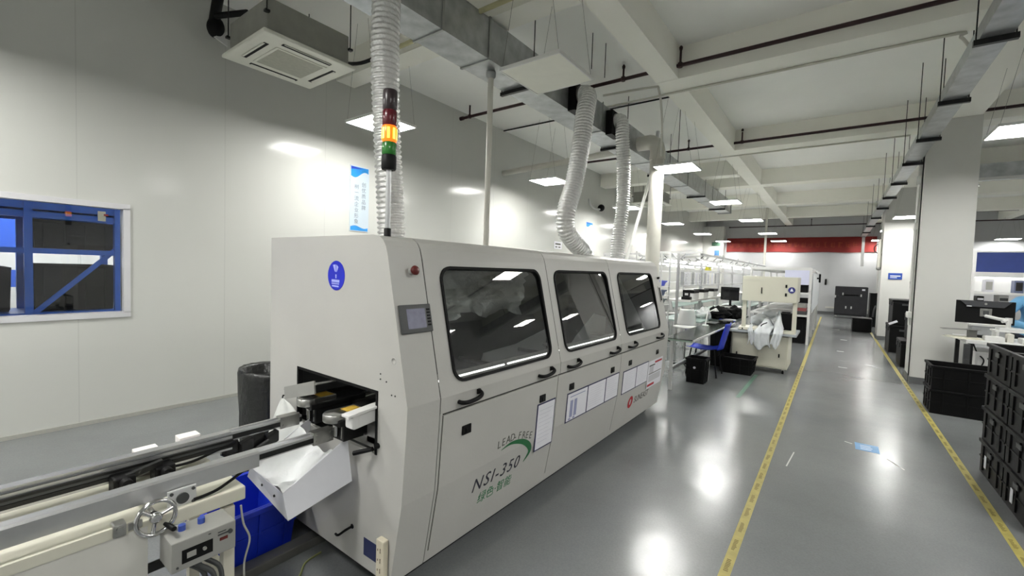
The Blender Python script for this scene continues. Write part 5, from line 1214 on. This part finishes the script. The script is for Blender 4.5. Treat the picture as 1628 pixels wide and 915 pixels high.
mb=MB(); mb.box(-0.38,-0.33,15.5,15.56,1.5,1.75,0.01); mb.box(-0.44,-0.38,15.51,15.55,1.6,1.64); tag(mb.build('wall_speaker',BLACKP,None),'small black box fixed to the side of the white racks','speaker')
# low baskets at the side of the racks
FILMB=pm('hanging_film',(216,220,222),0.4,alpha=0.8,bump=0.3)
for y in (13.7,15.7,17.8):
    m_=sheet(lambda u,v:Vector((-0.44+0.015*math.sin(u*14+y),y-0.8+1.6*u,0.75+1.0*v)),20,6).build('plastic_curtain',FILMB,None,fix=False); tag(m_,'translucent plastic sheet over the aisle side of the '+{13.7:'nearest',15.7:'middle',17.8:'farthest'}[y]+' white rack','plastic sheet')
# ================================================================ back of the aisle
tk2=thing('wheeled_trunk',(0.5,23.3,0),'big black fabric trunk on castors standing against the back wall','trunk')
mb=MB(); mb.box(0.03,1.12,23.0,23.7,0.12,1.33,0.03); bd=mb.build('trunk_body',pm('black_fabric',(40,40,44),0.75,noise=0.2,nscale=4,bump=0.15,bscale=20),tk2)
mb=MB(); mb.box(0.08,1.05,22.975,23.0,0.16,0.95,0.01); mb.build('front_flap',pm('black_fabric',(0,0,0)),tk2)
mb=MB()
for x,z in ((0.30,1.02),(0.90,0.98),(0.42,0.46),(0.60,0.46),(0.05,0.9)): mb.box(x-0.022,x+0.022,22.96,22.975,z-0.05,z+0.05)
mb.build('pale_latch',pm('latch_pale',(190,190,188),0.5),tk2)
mb=MB(); mb.box(0.92,1.02,22.985,22.998,1.18,1.25); mb.build('white_tag',PAPER,tk2)
mb=MB(); mb.tube([(0.35,22.97,0.96),(0.36,22.93,0.99),(0.80,22.93,0.99),(0.81,22.97,0.96)],0.02,8); mb.build('trunk_handle',BLACKR,tk2)
for x in (0.1,1.0):
    for y in (23.1,23.6): mb=MB(); mb.cyl((x-0.03,y,0.06),(x+0.03,y,0.06),0.06,14); mb.build('castor',pm('castor_pale',(170,170,168),0.5),tk2)
lb_=thing('low_black_case',(0.85,17.6,0),'low black case on the floor in front of the trunk, beside the second column','case')
mb=MB(); mb.box(0.50,0.985,17.3,18.1,0.0,0.40,0.03); mb.build('case_body',BLACKP,lb_); mb=MB(); mb.box(0.49,0.987,17.29,18.11,0.40,0.43,0.012); mb.build('case_lid',BLACKP,lb_)
tc_=thing('tall_black_cabinet',(1.1,20.0,0),'tall narrow black cabinet between the trunk and the second column','cabinet')
mb=MB(); mb.box(1.02,1.55,19.6,20.3,0.0,1.18,0.01); mb.build('cabinet_body',BLACKP,tc_); mb=MB(); mb.tube(smoothpath([(1.12,19.59,0.35),(1.14,19.56,0.6),(1.18,19.58,0.75)],5),0.025,8); mb.build('pale_handle',GREYDK,tc_)
mb=MB(); mb.box(-0.37,-0.30,YB-0.03,YB-0.001,1.35,1.62,0.01); tag(mb.build('wall_box',BLACKP,None),'small black box on the back wall left of the trunk','wall box')
mb=MB(); mb.box(-0.3,1.4,YB-0.06,YB-0.021,0.30,0.36); tag(mb.build('wall_conduit',PVC,None),'pale trunking low on the back wall behind the trunk','trunking')
wf=thing('wall_fan',(1.42,23.9,2.9),'black wall fan at the right end of the red banner','fan')
mb=MB(); mb.tube([(1.45,YB-0.55,2.95),(1.45,23.75,2.95)],0.05,10); mb.build('fan_motor',BLACKP,wf)
mb=MB(); rr=[(1.45+0.2*math.cos(2*PI*k/24),23.72,2.95+0.2*math.sin(2*PI*k/24)) for k in range(25)]; mb.tube(rr,0.02,6,cap=False); 
for k in range(8): a=2*PI*k/8; mb.tube([(1.45,23.72,2.95),(1.45+0.2*math.cos(a),23.72,2.95+0.2*math.sin(a))],0.007,5)
mb.build('fan_guard',BLACKP,wf)
# things on the second column
r=thing('column_sign',(1.3,15.54,1.66),'blue sign with white text on the second column','sign')
mb=MB(); mb.box(1.15,1.435,15.535,15.549,1.66,1.83); mb.build('sign_board',pm('sign_blue',(44,76,160),0.4),r); mb=MB(); mb.box(1.19,1.40,15.532,15.535,1.74,1.765); mb.box(1.19,1.33,15.532,15.535,1.70,1.715); mb.build('sign_print',WHITEINK,r)
r=thing('pressure_gauge_pipe',(0.97,15.6,2.0),'white valve pipe standing off the aisle side of the second column','pipe')
mb=MB(); mb.tube([(0.95,15.7,1.95),(0.95,15.7,2.75)],0.045,10); mb.build('pipe_shaft',PVC,r); mb=MB(); mb.sphere((0.95,15.7,1.95),0.055); mb.box(0.955,0.9995,15.67,15.73,2.3,2.36); mb.build('valve',GREYBOX,r)
# near column fittings
r=thing('column_conduit',(1.0,9.6,1.8),'white conduit with junction boxes on the aisle side of the near column','conduit')
mb=MB(); mb.tube([(1.012,9.62,0.9),(1.012,9.62,3.6)],0.018,10); mb.build('conduit_tube',pm('glossy_white',(0,0,0)),r)
mb=MB(); mb.box(0.985,1.034,9.56,9.68,3.18,3.32,0.01); mb.box(0.985,1.034,9.57,9.67,2.45,2.56,0.01); mb.box(0.97,1.034,9.5,9.68,1.02,1.12,0.01); mb.build('junction_box',pm('glossy_white',(0,0,0)),r)
mb=MB(); mb.tube([(1.028,9.42,0.0),(1.028,9.42,4.0)],0.008,8); tag(mb.build('signal_cable',DKMETAL,None),'thin dark cable running up the near column','cable')

# ================================================================ black crates
def crate(x0,x1,y0,y1,z0,z1,label,group=None,name='black_crate',ribs=3):
    r=thing(name,((x0+x1)/2,(y0+y1)/2,z0),label,'crate',group)
    t_=0.014; mb=MB(); mb.box(x0,x1,y0,y1,z0,z0+t_); mb.box(x0,x0+t_,y0,y1,z0+t_,z1-0.03); mb.box(x1-t_,x1,y0,y1,z0+t_,z1-0.03); mb.box(x0+t_,x1-t_,y0,y0+t_,z0+t_,z1-0.03); mb.box(x0+t_,x1-t_,y1-t_,y1,z0+t_,z1-0.03)
    mb.build('crate_body',BLACKP,r)
    e=0.014; mb=MB(); mb.box(x0-e,x1+e,y0-e,y0+t_,z1-0.03,z1-0.001); mb.box(x0-e,x1+e,y1-t_,y1+e,z1-0.03,z1-0.001); mb.box(x0-e,x0+t_,y0+t_,y1-t_,z1-0.03,z1-0.001); mb.box(x1-t_,x1+e,y0+t_,y1-t_,z1-0.03,z1-0.001); mb.build('rim',BLACKP,r,bevel=0.004)
    mb=MB(); h=z1-z0
    for k in range(ribs):
        x=x0+(x1-x0)*(k+0.5)/ribs; mb.box(x-0.008,x+0.008,y0-0.010,y0,z0+0.03,z1-0.04); mb.box(x-0.008,x+0.008,y1,y1+0.010,z0+0.03,z1-0.04)
        y=y0+(y1-y0)*(k+0.5)/ribs; mb.box(x0-0.010,x0,y-0.008,y+0.008,z0+0.03,z1-0.04); mb.box(x1,x1+0.010,y-0.008,y+0.008,z0+0.03,z1-0.04)
    mb.box(x0-0.006,x1+0.006,y0-0.006,y0,z0+h*0.45,z0+h*0.5); mb.box(x0-0.006,x0,y0,y1,z0+h*0.45,z0+h*0.5); mb.box(x1,x1+0.006,y0,y1,z0+h*0.45,z0+h*0.5); mb.box(x0-0.006,x1+0.006,y1,y1+0.006,z0+h*0.45,z0+h*0.5)
    mb.build('rib_lines',BLACKP,r,bevel=0.002)
    for xs,sg in ((x0,-1),(x1,1)):
        ym=(y0+y1)/2; mb=MB(); mb.box(xs+sg*0.011-0.004,xs+sg*0.011+0.004,ym-0.05,ym+0.05,z1-0.085,z1-0.05,0.003); mb.build('hand_grip',GREYDK,r)
    return r
# pair in front of the near column
crate(1.02,1.66,7.37,7.86,0.0,0.295,'lower black crate of the pair on the floor before the near column'); crate(1.02,1.66,7.37,7.86,0.296,0.59,'upper black crate of the pair on the floor before the near column')
# tall stacks at the right edge
Z=[0.0,0.28,0.56,0.84,1.105]
nm=['bottom','second','third','top']
for (x0,x1,y0,y1,lb) in ((1.09,1.49,4.82,5.42,'far'),(1.09,1.49,4.17,4.79,'near')):
    for k in range(4): crate(x0,x1,y0,y1,Z[k]+0.001,Z[k+1],{'bottom':'bottom','second':'second lowest','third':'third lowest','top':'topmost'}[nm[k]]+' black crate of the '+lb+' stack at the right edge beside the yellow tape')
for (x0,x1,y0,y1,lb) in ((1.53,2.0,4.82,5.42,'far'),(1.53,2.0,4.17,4.79,'near')):
    for k in range(4): crate(x0,x1,y0,y1,Z[k]+0.001,Z[k+1]-0.03,{'bottom':'bottom','second':'second lowest','third':'third lowest','top':'topmost'}[nm[k]]+' crate of the hidden '+lb+' stack behind the edge stacks')
# hp-like label stickers
for (y,z) in ((5.22,0.13),(4.55,0.12)):
    mb=MB(); mb.box(1.0765,1.0795,y-0.03,y+0.02,z-0.05,z+0.05); tag(mb.build('paper_tag',PAPER,None),'small white paper tag on the bottom crate of the '+('far' if y>5 else 'near')+' edge stack','tag')
# black cases stacked behind the near column
def blackcase(x0,x1,y0,y1,z0,z1,label):
    r=thing('black_case',((x0+x1)/2,(y0+y1)/2,z0),label,'case'); mb=MB(); mb.box(x0,x1,y0,y1,z0,z1-0.06,0.02); mb.build('case_body',BLACKP,r)
    mb=MB(); mb.box(x0-0.01,x1+0.01,y0-0.01,y1+0.01,z1-0.06,z1-0.001,0.015); mb.build('case_lid',BLACKP,r)
    for k in (0.25,0.75): y=y0+(y1-y0)*k; mb=MB(); mb.box(x0-0.02,x0-0.001,y-0.03,y+0.03,z1-0.14,z1-0.05,0.004); mb.build('case_catch',GREYDK,r)
    mb=MB(); mb.box(x0+(x1-x0)*0.3,x0+(x1-x0)*0.7,y0-0.02,y0-0.001,z1-0.13,z1-0.09,0.005); mb.build('case_catch',GREYDK,r)
blackcase(1.06,1.6,10.9,11.6,0,0.5,'black case lying lowest behind the near column, close to it'); blackcase(1.16,1.6,10.95,11.6,0.5,1.0,'black case stacked second behind the near column'); blackcase(1.20,1.6,11.0,11.6,1.0,1.62,'tall black case on top of the stack behind the near column')
blackcase(1.05,1.6,13.0,13.9,0,0.62,'black case lower in the farther stack before the second column'); blackcase(1.08,1.6,13.0,13.9,0.62,1.2,'black case upper in the farther stack before the second column')
mb=MB(); mb.obox((1.10,12.98,0.68),(0.07,0,0.04),(0,0.003,0),(-0.012,0,0.02)); tag(mb.build('white_tag',PAPER,None),'small white tag tilted on the stacked black cases','tag')

# ================================================================ workplace behind the crates
TB=pm('bench_white_top',(222,222,220),0.35)
tb=thing('white_workbench',(2.3,8.6,0),'white workbench with raised shelf right of the near column','workbench')
mb=MB(); mb.box(1.42,3.4,8.1,8.95,0.83,0.87,0.004); mb.build('bench_top',TB,tb)
mb=MB(); mb.box(1.72,3.3,8.35,8.6,0.99,1.01); rs=mb.build('raised_shelf',TB,tb)
for x in (1.75,3.25): mb=MB(); mb.box(x-0.012,x+0.012,8.37,8.58,0.87,0.99); mb.build('shelf_side',TB,rs)
for x,y in ((1.47,8.15),(1.47,8.9),(3.35,8.15),(3.35,8.9)): mb=MB(); mb.box(x-0.022,x+0.022,y-0.022,y+0.022,0,0.83); mb.build('leg',DKMETAL if x<2 else ALUW,tb)
mb=MB(); mb.box(1.40,1.46,8.08,8.12,0.3,0.82,0.004)
for k in range(3): mb.box(1.405,1.455,8.072,8.08,0.36+k*0.16,0.46+k*0.16)
mb.build('socket_bank',GREYDK,tb)
sb2=thing('white_drawer_unit',(1.7,8.5,0),'white drawer unit under the white workbench','drawer unit')
mb=MB(); mb.box(1.53,2.0,8.2,8.85,0.02,0.72,0.01); mb.build('unit_body',WHITE,sb2)
for k in range(3): 
    mb=MB(); mb.box(1.55,1.98,8.185,8.2,0.06+k*0.22,0.26+k*0.22,0.005); d=mb.build('drawer',WHITE,sb2); mb=MB(); mb.cyl((1.72,8.185,0.17+k*0.22),(1.72,8.165,0.17+k*0.22),0.015,10); mb.build('knob',GREYDK,d)
# monitor seen from the back on an arm
mn=thing('computer_monitor',(1.72,8.75,0.87),'black monitor seen from behind on a white arm, right of the near column','monitor')
mb=MB(); mb.box(1.40,1.97,8.72,8.745,1.06,1.375,0.006); hs=mb.build('display_housing',BLACKP,mn)
mb=MB(); mb.prism([(1.44,1.37),(1.93,1.37),(1.86,1.29),(1.52,1.29)],'y',8.695,8.72); mb.build('rear_bulge',pm('monitor_grey',(58,59,62),0.45),hs)
mb=MB(); mb.cyl((1.685,8.695,1.335),(1.685,8.692,1.335),0.014,16); mb.build('round_logo',STEEL,hs)
mb=MB(); mb.box(1.50,1.55,8.69,8.694,1.292,1.30); mb.build('white_sticker',PAPER,hs)
mb=MB(); mb.box(1.635,1.75,8.70,8.72,1.16,1.27,0.006); mt=mb.build('mount_plate',STEEL,mn)
mb=MB(); mb.box(1.665,1.72,8.696,8.70,1.185,1.24); mb.build('mount_recess',GREYDK,mt)
mb=MB(); mb.tube([(1.69,8.695,1.17),(1.80,8.60,1.145),(1.87,8.52,1.14)],0.022,10); mb.tube([(1.87,8.52,1.15),(1.80,8.45,1.12)],0.018,10); mb.lathe([(0.035,1.10),(0.035,1.17)],(1.87,8.52,0),14); mb.tube([(1.87,8.52,1.12),(1.87,8.52,0.87)],0.024,12); mb.build('monitor_arm',WHITE,mn)
# clutter on the bench
pp_=thing('paper_stack',(1.5,8.4,0.87),'loose papers overhanging the left end of the white workbench','papers')
mb=MB(); mb.obox((1.45,8.33,0.877),(0.17,0.05,0.0),(-0.05,0.13,0),(0,0,0.003)); mb.obox((1.42,8.36,0.888),(0.15,0,0.0),(0,0.11,0),(0,0,0.004)); mb.build('paper',pm('paper_cream',(222,220,204),0.6),pp_)
mb=MB(); mb.obox((1.40,8.35,0.990),(0.19,0.0,0.006),(0,0.10,0),(0,0,0.002)); mb.box(1.47,1.55,8.30,8.40,0.893,0.987); mb.build('clipboard',pm('clipboard_grey',(110,110,108),0.5),pp_)
for (x0,x1,y0,y1,z0,z1,mt,lb,nm_) in ((1.60,1.78,8.18,8.32,0.871,0.93,WHITE,'white box on the white workbench, leftmost','white_box'),(1.80,1.86,8.2,8.3,0.871,0.98,PVC,'small upright cream box beside the monitor arm','cream_box'),(1.76,1.99,8.38,8.56,1.011,1.04,ALUW,'grey tray on the raised shelf under the monitor','grey_tray'),(1.55,1.72,8.6,8.7,0.871,0.905,BLACKP,'black strip box on the workbench behind the papers','black_box'),(1.92,2.05,8.15,8.34,0.871,0.935,WHITE,'white box on the workbench right of the monitor arm','white_box')):
    t=thing(nm_,((x0+x1)/2,(y0+y1)/2,z0),lb,'box'); mb=MB(); mb.box(x0,x1,y0,y1,z0,z1,0.006); mb.build('box_body',mt,t); mb=MB(); mb.box(x0+0.01,x1-0.01,y0+0.01,y1-0.01,z1,z1+0.004); mb.build('box_top',mt,t)
bc=thing('black_carton',(2.25,8.3,0.87),'big black open box on the workbench at the right edge','box')
mb=MB(); mb.box(2.10,2.75,8.12,8.34,0.871,0.96,0.008); mb.build('box_body',BLACKP,bc); mb=MB(); mb.box(2.09,2.76,8.11,8.35,0.96,0.972); mb.build('box_rim',GREYDK,bc)
# power lead
mb=MB(); mb.tube(smoothpath([(1.52,8.3,0.82),(1.55,8.22,0.7),(1.6,8.15,0.62),(1.56,8.12,0.5)],6),0.008,8); tag(mb.build('power_lead',BLACKR,None),'black power lead dangling under the white workbench','cable')

# ================================================================ shelves with blue boards farther right
for i,(x0,x1) in enumerate(((2.15,3.5),)):
    r=thing('shelf_bench',((x0+x1)/2,13,0),'white shelf bench with a lit strip and navy blue board behind the monitor','workbench')
    for x in (x0+0.03,x1-0.03):
        for y in (12.3,12.95): mb=MB(); mb.box(x-0.025,x+0.025,y-0.025,y+0.025,0,2.3); mb.build('frame_post',WHITE,r)
    for z,nm_ in ((0.80,'bench_top'),(1.24,'lower_shelf'),(1.42,'upper_shelf')):
        mb=MB(); mb.box(x0,x1,12.28 if z>1 else 12.1,12.98,z,z+0.035); mb.build(nm_,WHITE,r)
    mb=MB(); mb.box(x0,x1,12.96,12.99,1.86,2.26); mb.build('blue_board',pm('board_navy',(44,62,126),0.5,noise=0.08),r)
    mb=MB(); mb.box(x0,x1,12.95,12.985,2.26,2.29); mb.box(x0,x1,12.95,12.985,1.80,1.86); mb.box(x0,x1,12.96,12.985,1.46,1.80); mb.build('white_backing',WHITE,r)
    mb=MB(); mb.box(x0+0.02,x1-0.02,12.80,12.90,1.755,1.80); h_=mb.build('lamp_housing',WHITE,r)
    mb=MB(); mb.box(x0+0.05,x1-0.05,12.82,12.88,1.735,1.755); mb.build('lamp_tube',pm('bench_tube_lit',(0,0,0)),h_)
R_=random.Random(31)
names=['leftmost','second','third','fourth','fifth','sixth','seventh','eighth','ninth','tenth']
for i in range(4):
    x=2.28+i*0.30; w=0.10+0.08*R_.random(); h=0.09+0.05*R_.random(); z=1.2755
    mt=[BLACKP,WHITE,GREYDK,PVC][i%4]; t=thing('component_box',(x,12.6,z),['black','white','dark grey','cream'][i%4]+' component box on the lower shelf under the blue board, '+names[i]+' from the left','box','component boxes under the blue board')
    mb=MB(); mb.box(x,x+w,12.45,12.8,z,z+h,0.006); mb.build('box_body',mt,t); mb=MB(); mb.box(x+0.01,x+w-0.01,12.444,12.45,z+0.02,z+h*0.6); mb.build('box_label',PAPER if i%2==0 else GREYDK,t)
for i,(x,lb) in enumerate(((2.40,'grey equipment panel on the upper shelf, leftmost under the blue board'),(2.80,'dark blue equipment panel on the upper shelf under the blue board'))):
    t=thing('equipment_panel',(x,12.7,1.455),lb,'equipment'); mb=MB(); mb.box(x,x+0.13,12.6,12.8,1.456,1.70,0.005); mb.build('panel_case',[pm('pale_case',(196,196,204),0.5),pm('slate_case',(92,100,126),0.5)][i],t); mb=MB(); mb.box(x+0.02,x+0.11,12.594,12.6,1.5,1.66); mb.build('panel_face',[GREYBOX,DKMETAL][i],t)
# ================================================================ person at the right edge
def person():
    px,py=2.31,9.33
    r=thing('person',(px,py,0),'person in a light blue work smock bending over the white workbench at the right edge','person')
    S=pm('skin',(206,160,132),0.5,noise=0.05); SM=pm('blue_smock',(104,164,206),0.75,noise=0.1,nscale=10,bump=0.3,bscale=14); TR=pm('dark_trousers',(40,44,58),0.8); HB=pm('dark_hair',(26,22,20),0.5)
    def skin(name,verts,edges,radii,mat,lev=2,root=0,parent=r):
        me=bpy.data.meshes.new(name); base=wloc(parent); me.from_pydata([Vector(v)-base for v in verts],edges,[]); o=bpy.data.objects.new(name,me); COL.objects.link(o)
        m=o.modifiers.new('skin','SKIN'); m.use_smooth_shade=True
        sv=me.skin_vertices[0].data
        for i,rd in enumerate(radii): sv[i].radius=(rd,rd) if not isinstance(rd,tuple) else rd
        sv[root].use_root=True
        s=o.modifiers.new('sub','SUBSURF'); s.levels=lev; s.render_levels=lev
        bpy.context.view_layer.update(); dg=bpy.context.evaluated_depsgraph_get(); nm=bpy.data.meshes.new_from_object(o.evaluated_get(dg))
        bpy.data.objects.remove(o); nm.name=name; o2=bpy.data.objects.new(name,nm); COL.objects.link(o2); o2.parent=parent; nm.materials.clear(); nm.materials.append(mat)
        for p in nm.polygons: p.use_smooth=True
        return o2
    P=lambda x,y,z:(px+x,py+y,z)
    # body: one continuous figure; leaning forward towards -y, head bowed
    V=[P(0,0.05,0.92),P(0,0.02,1.05),P(0,-0.04,1.22),P(0,-0.09,1.36),P(0,-0.13,1.45),P(0,-0.16,1.50),P(0,-0.19,1.57),P(0,-0.20,1.66),
       P(-0.19,-0.08,1.375),P(-0.33,-0.18,1.22),P(-0.36,-0.25,1.10),P(-0.24,-0.46,1.06),P(-0.12,-0.64,1.03),
       P(0.19,-0.08,1.375),P(0.31,-0.16,1.22),P(0.34,-0.24,1.08),P(0.23,-0.46,1.04),P(0.12,-0.64,1.02),
       P(-0.10,0.05,0.84),P(-0.11,0.03,0.50),P(-0.11,0.08,0.10),P(-0.11,-0.02,0.045),P(-0.11,-0.11,0.035),
       P(0.10,0.05,0.84),P(0.11,0.03,0.50),P(0.11,0.08,0.10),P(0.11,-0.02,0.045),P(0.11,-0.11,0.035)]
    E=[(0,1),(1,2),(2,3),(3,4),(4,5),(5,6),(6,7),(3,8),(8,9),(9,10),(10,11),(11,12),(3,13),(13,14),(14,15),(15,16),(16,17),(0,18),(18,19),(19,20),(20,21),(21,22),(0,23),(23,24),(24,25),(25,26),(26,27)]
    Rd=[0.14,0.13,0.14,0.13,0.06,0.052,0.085,0.08,0.07,0.052,0.045,0.038,0.028,0.07,0.052,0.045,0.038,0.028,0.085,0.06,0.04,0.04,0.03,0.085,0.06,0.04,0.04,0.03]
    bodyo=skin('body',V,E,Rd,S)
    # face features
    hc=Vector(P(0,-0.20,1.615))
    mb=MB(); mb.sphere(hc+Vector((0,0.0,0.01)),0.098,0.82,1.0,1.18,24); mb.sphere(hc+Vector((0,-0.10,-0.02)),0.018,0.9,1.2,1.3,10)
    mb.sphere(hc+Vector((-0.082,0.005,-0.01)),0.024,0.4,0.8,1.3,10); mb.sphere(hc+Vector((0.082,0.005,-0.01)),0.024,0.4,0.8,1.3,10); mb.build('head',S,r)
    mb=MB()
    for s in (-1,1): mb.sphere(hc+Vector((s*0.033,-0.088,0.012)),0.012,1.2,0.5,0.7,10)
    mb.build('eyes',HB,r)
    mb=MB(); mb.sphere(hc+Vector((0,-0.092,-0.062)),0.02,1.2,0.4,0.4,10); mb.build('mouth',pm('lips',(170,96,88),0.5),r)
    mb=MB(); mb.sphere(hc+Vector((0,0.022,0.045)),0.108,0.84,0.98,1.0,24); mb.build('hair',HB,r)
    mb=MB(); mb.lathe([(0.0005,1.755),(0.07,1.745),(0.10,1.70),(0.104,1.665),(0.10,1.66)],(hc.x,hc.y+0.015,0),24); mb.build('blue_cap',SM,r)
    # smock: torso and sleeves
    Vs=[P(0,0.05,0.72),P(0,0.04,0.9),P(0,0.02,1.05),P(0,-0.04,1.22),P(0,-0.09,1.36),P(0,-0.125,1.43),
        P(-0.19,-0.08,1.375),P(-0.33,-0.18,1.22),P(-0.36,-0.25,1.10),P(-0.25,-0.44,1.063),P(-0.16,-0.58,1.04),
        P(0.19,-0.08,1.375),P(0.31,-0.16,1.22),P(0.34,-0.24,1.08),P(0.24,-0.44,1.045),P(0.16,-0.58,1.03)]
    Es=[(0,1),(1,2),(2,3),(3,4),(4,5),(4,6),(6,7),(7,8),(8,9),(9,10),(4,11),(11,12),(12,13),(13,14),(14,15)]
    Rs=[0.19,0.175,0.155,0.158,0.145,0.075,0.084,0.072,0.066,0.056,0.046,0.084,0.072,0.066,0.056,0.046]
    skin('smock',Vs,Es,Rs,SM,root=1)
    # trousers
    Vt=[P(0,0.05,0.90),P(-0.10,0.05,0.82),P(-0.11,0.03,0.50),P(-0.11,0.08,0.12),P(0.10,0.05,0.82),P(0.11,0.03,0.50),P(0.11,0.08,0.12)]
    skin('trousers',Vt,[(0,1),(1,2),(2,3),(0,4),(4,5),(5,6)],[0.155,0.105,0.078,0.06,0.105,0.078,0.06],TR)
    mb=MB()
    for s in (-1,1): mb.sphere(P(s*0.11,-0.03,0.05),0.06,0.75,2.0,0.82,16)
    mb.build('shoes',BLACKR,r)
    # hands: palm, four fingers and a thumb
    for s in (-1,1):
        w0=Vector(P(s*0.12,-0.64,1.03 if s<0 else 1.02)); d=Vector((-s*0.55,-0.83,-0.12)).normalized(); side=Vector((d.y,-d.x,0)).normalized()*s*-1
        vs=[w0,w0+d*0.045,w0+d*0.085]; es=[(0,1),(1,2)]; rs=[(0.026,0.02),(0.034,0.016),(0.036,0.015)]
        for k,l in enumerate((0.062,0.075,0.070,0.055)):
            o_=side*(0.027-0.018*k); a=len(vs)
            vs+=[w0+d*0.09+o_,w0+d*(0.09+l*0.5)+o_*1.05+Vector((0,0,-0.010)),w0+d*(0.09+l*0.9)+o_*1.05+Vector((0,0,-0.030))]
            es+=[(2,a),(a,a+1),(a+1,a+2)]; rs+=[0.0095,0.0085,0.007]
        a=len(vs); vs+=[w0+d*0.035+side*0.040+Vector((0,0,-0.006)),w0+d*0.07+side*0.055+Vector((0,0,-0.018)),w0+d*0.095+side*0.05+Vector((0,0,-0.028))]
        es+=[(1,a),(a,a+1),(a+1,a+2)]; rs+=[0.011,0.0095,0.008]
        skin('hand',vs,es,rs,S,lev=2)
    return r
person()
wp_=thing('work_piece',(2.36,8.6,1.01),'grey circuit assembly held by the person on the raised shelf','circuit board')
mb=MB(); mb.box(2.20,2.52,8.40,8.58,1.0105,1.02); mb.build('board',GREYDK,wp_)
mb=MB()
for k in range(5): mb.box(2.23+k*0.055,2.265+k*0.055,8.44,8.5,1.02,1.035)
mb.build('components',STEEL,wp_)
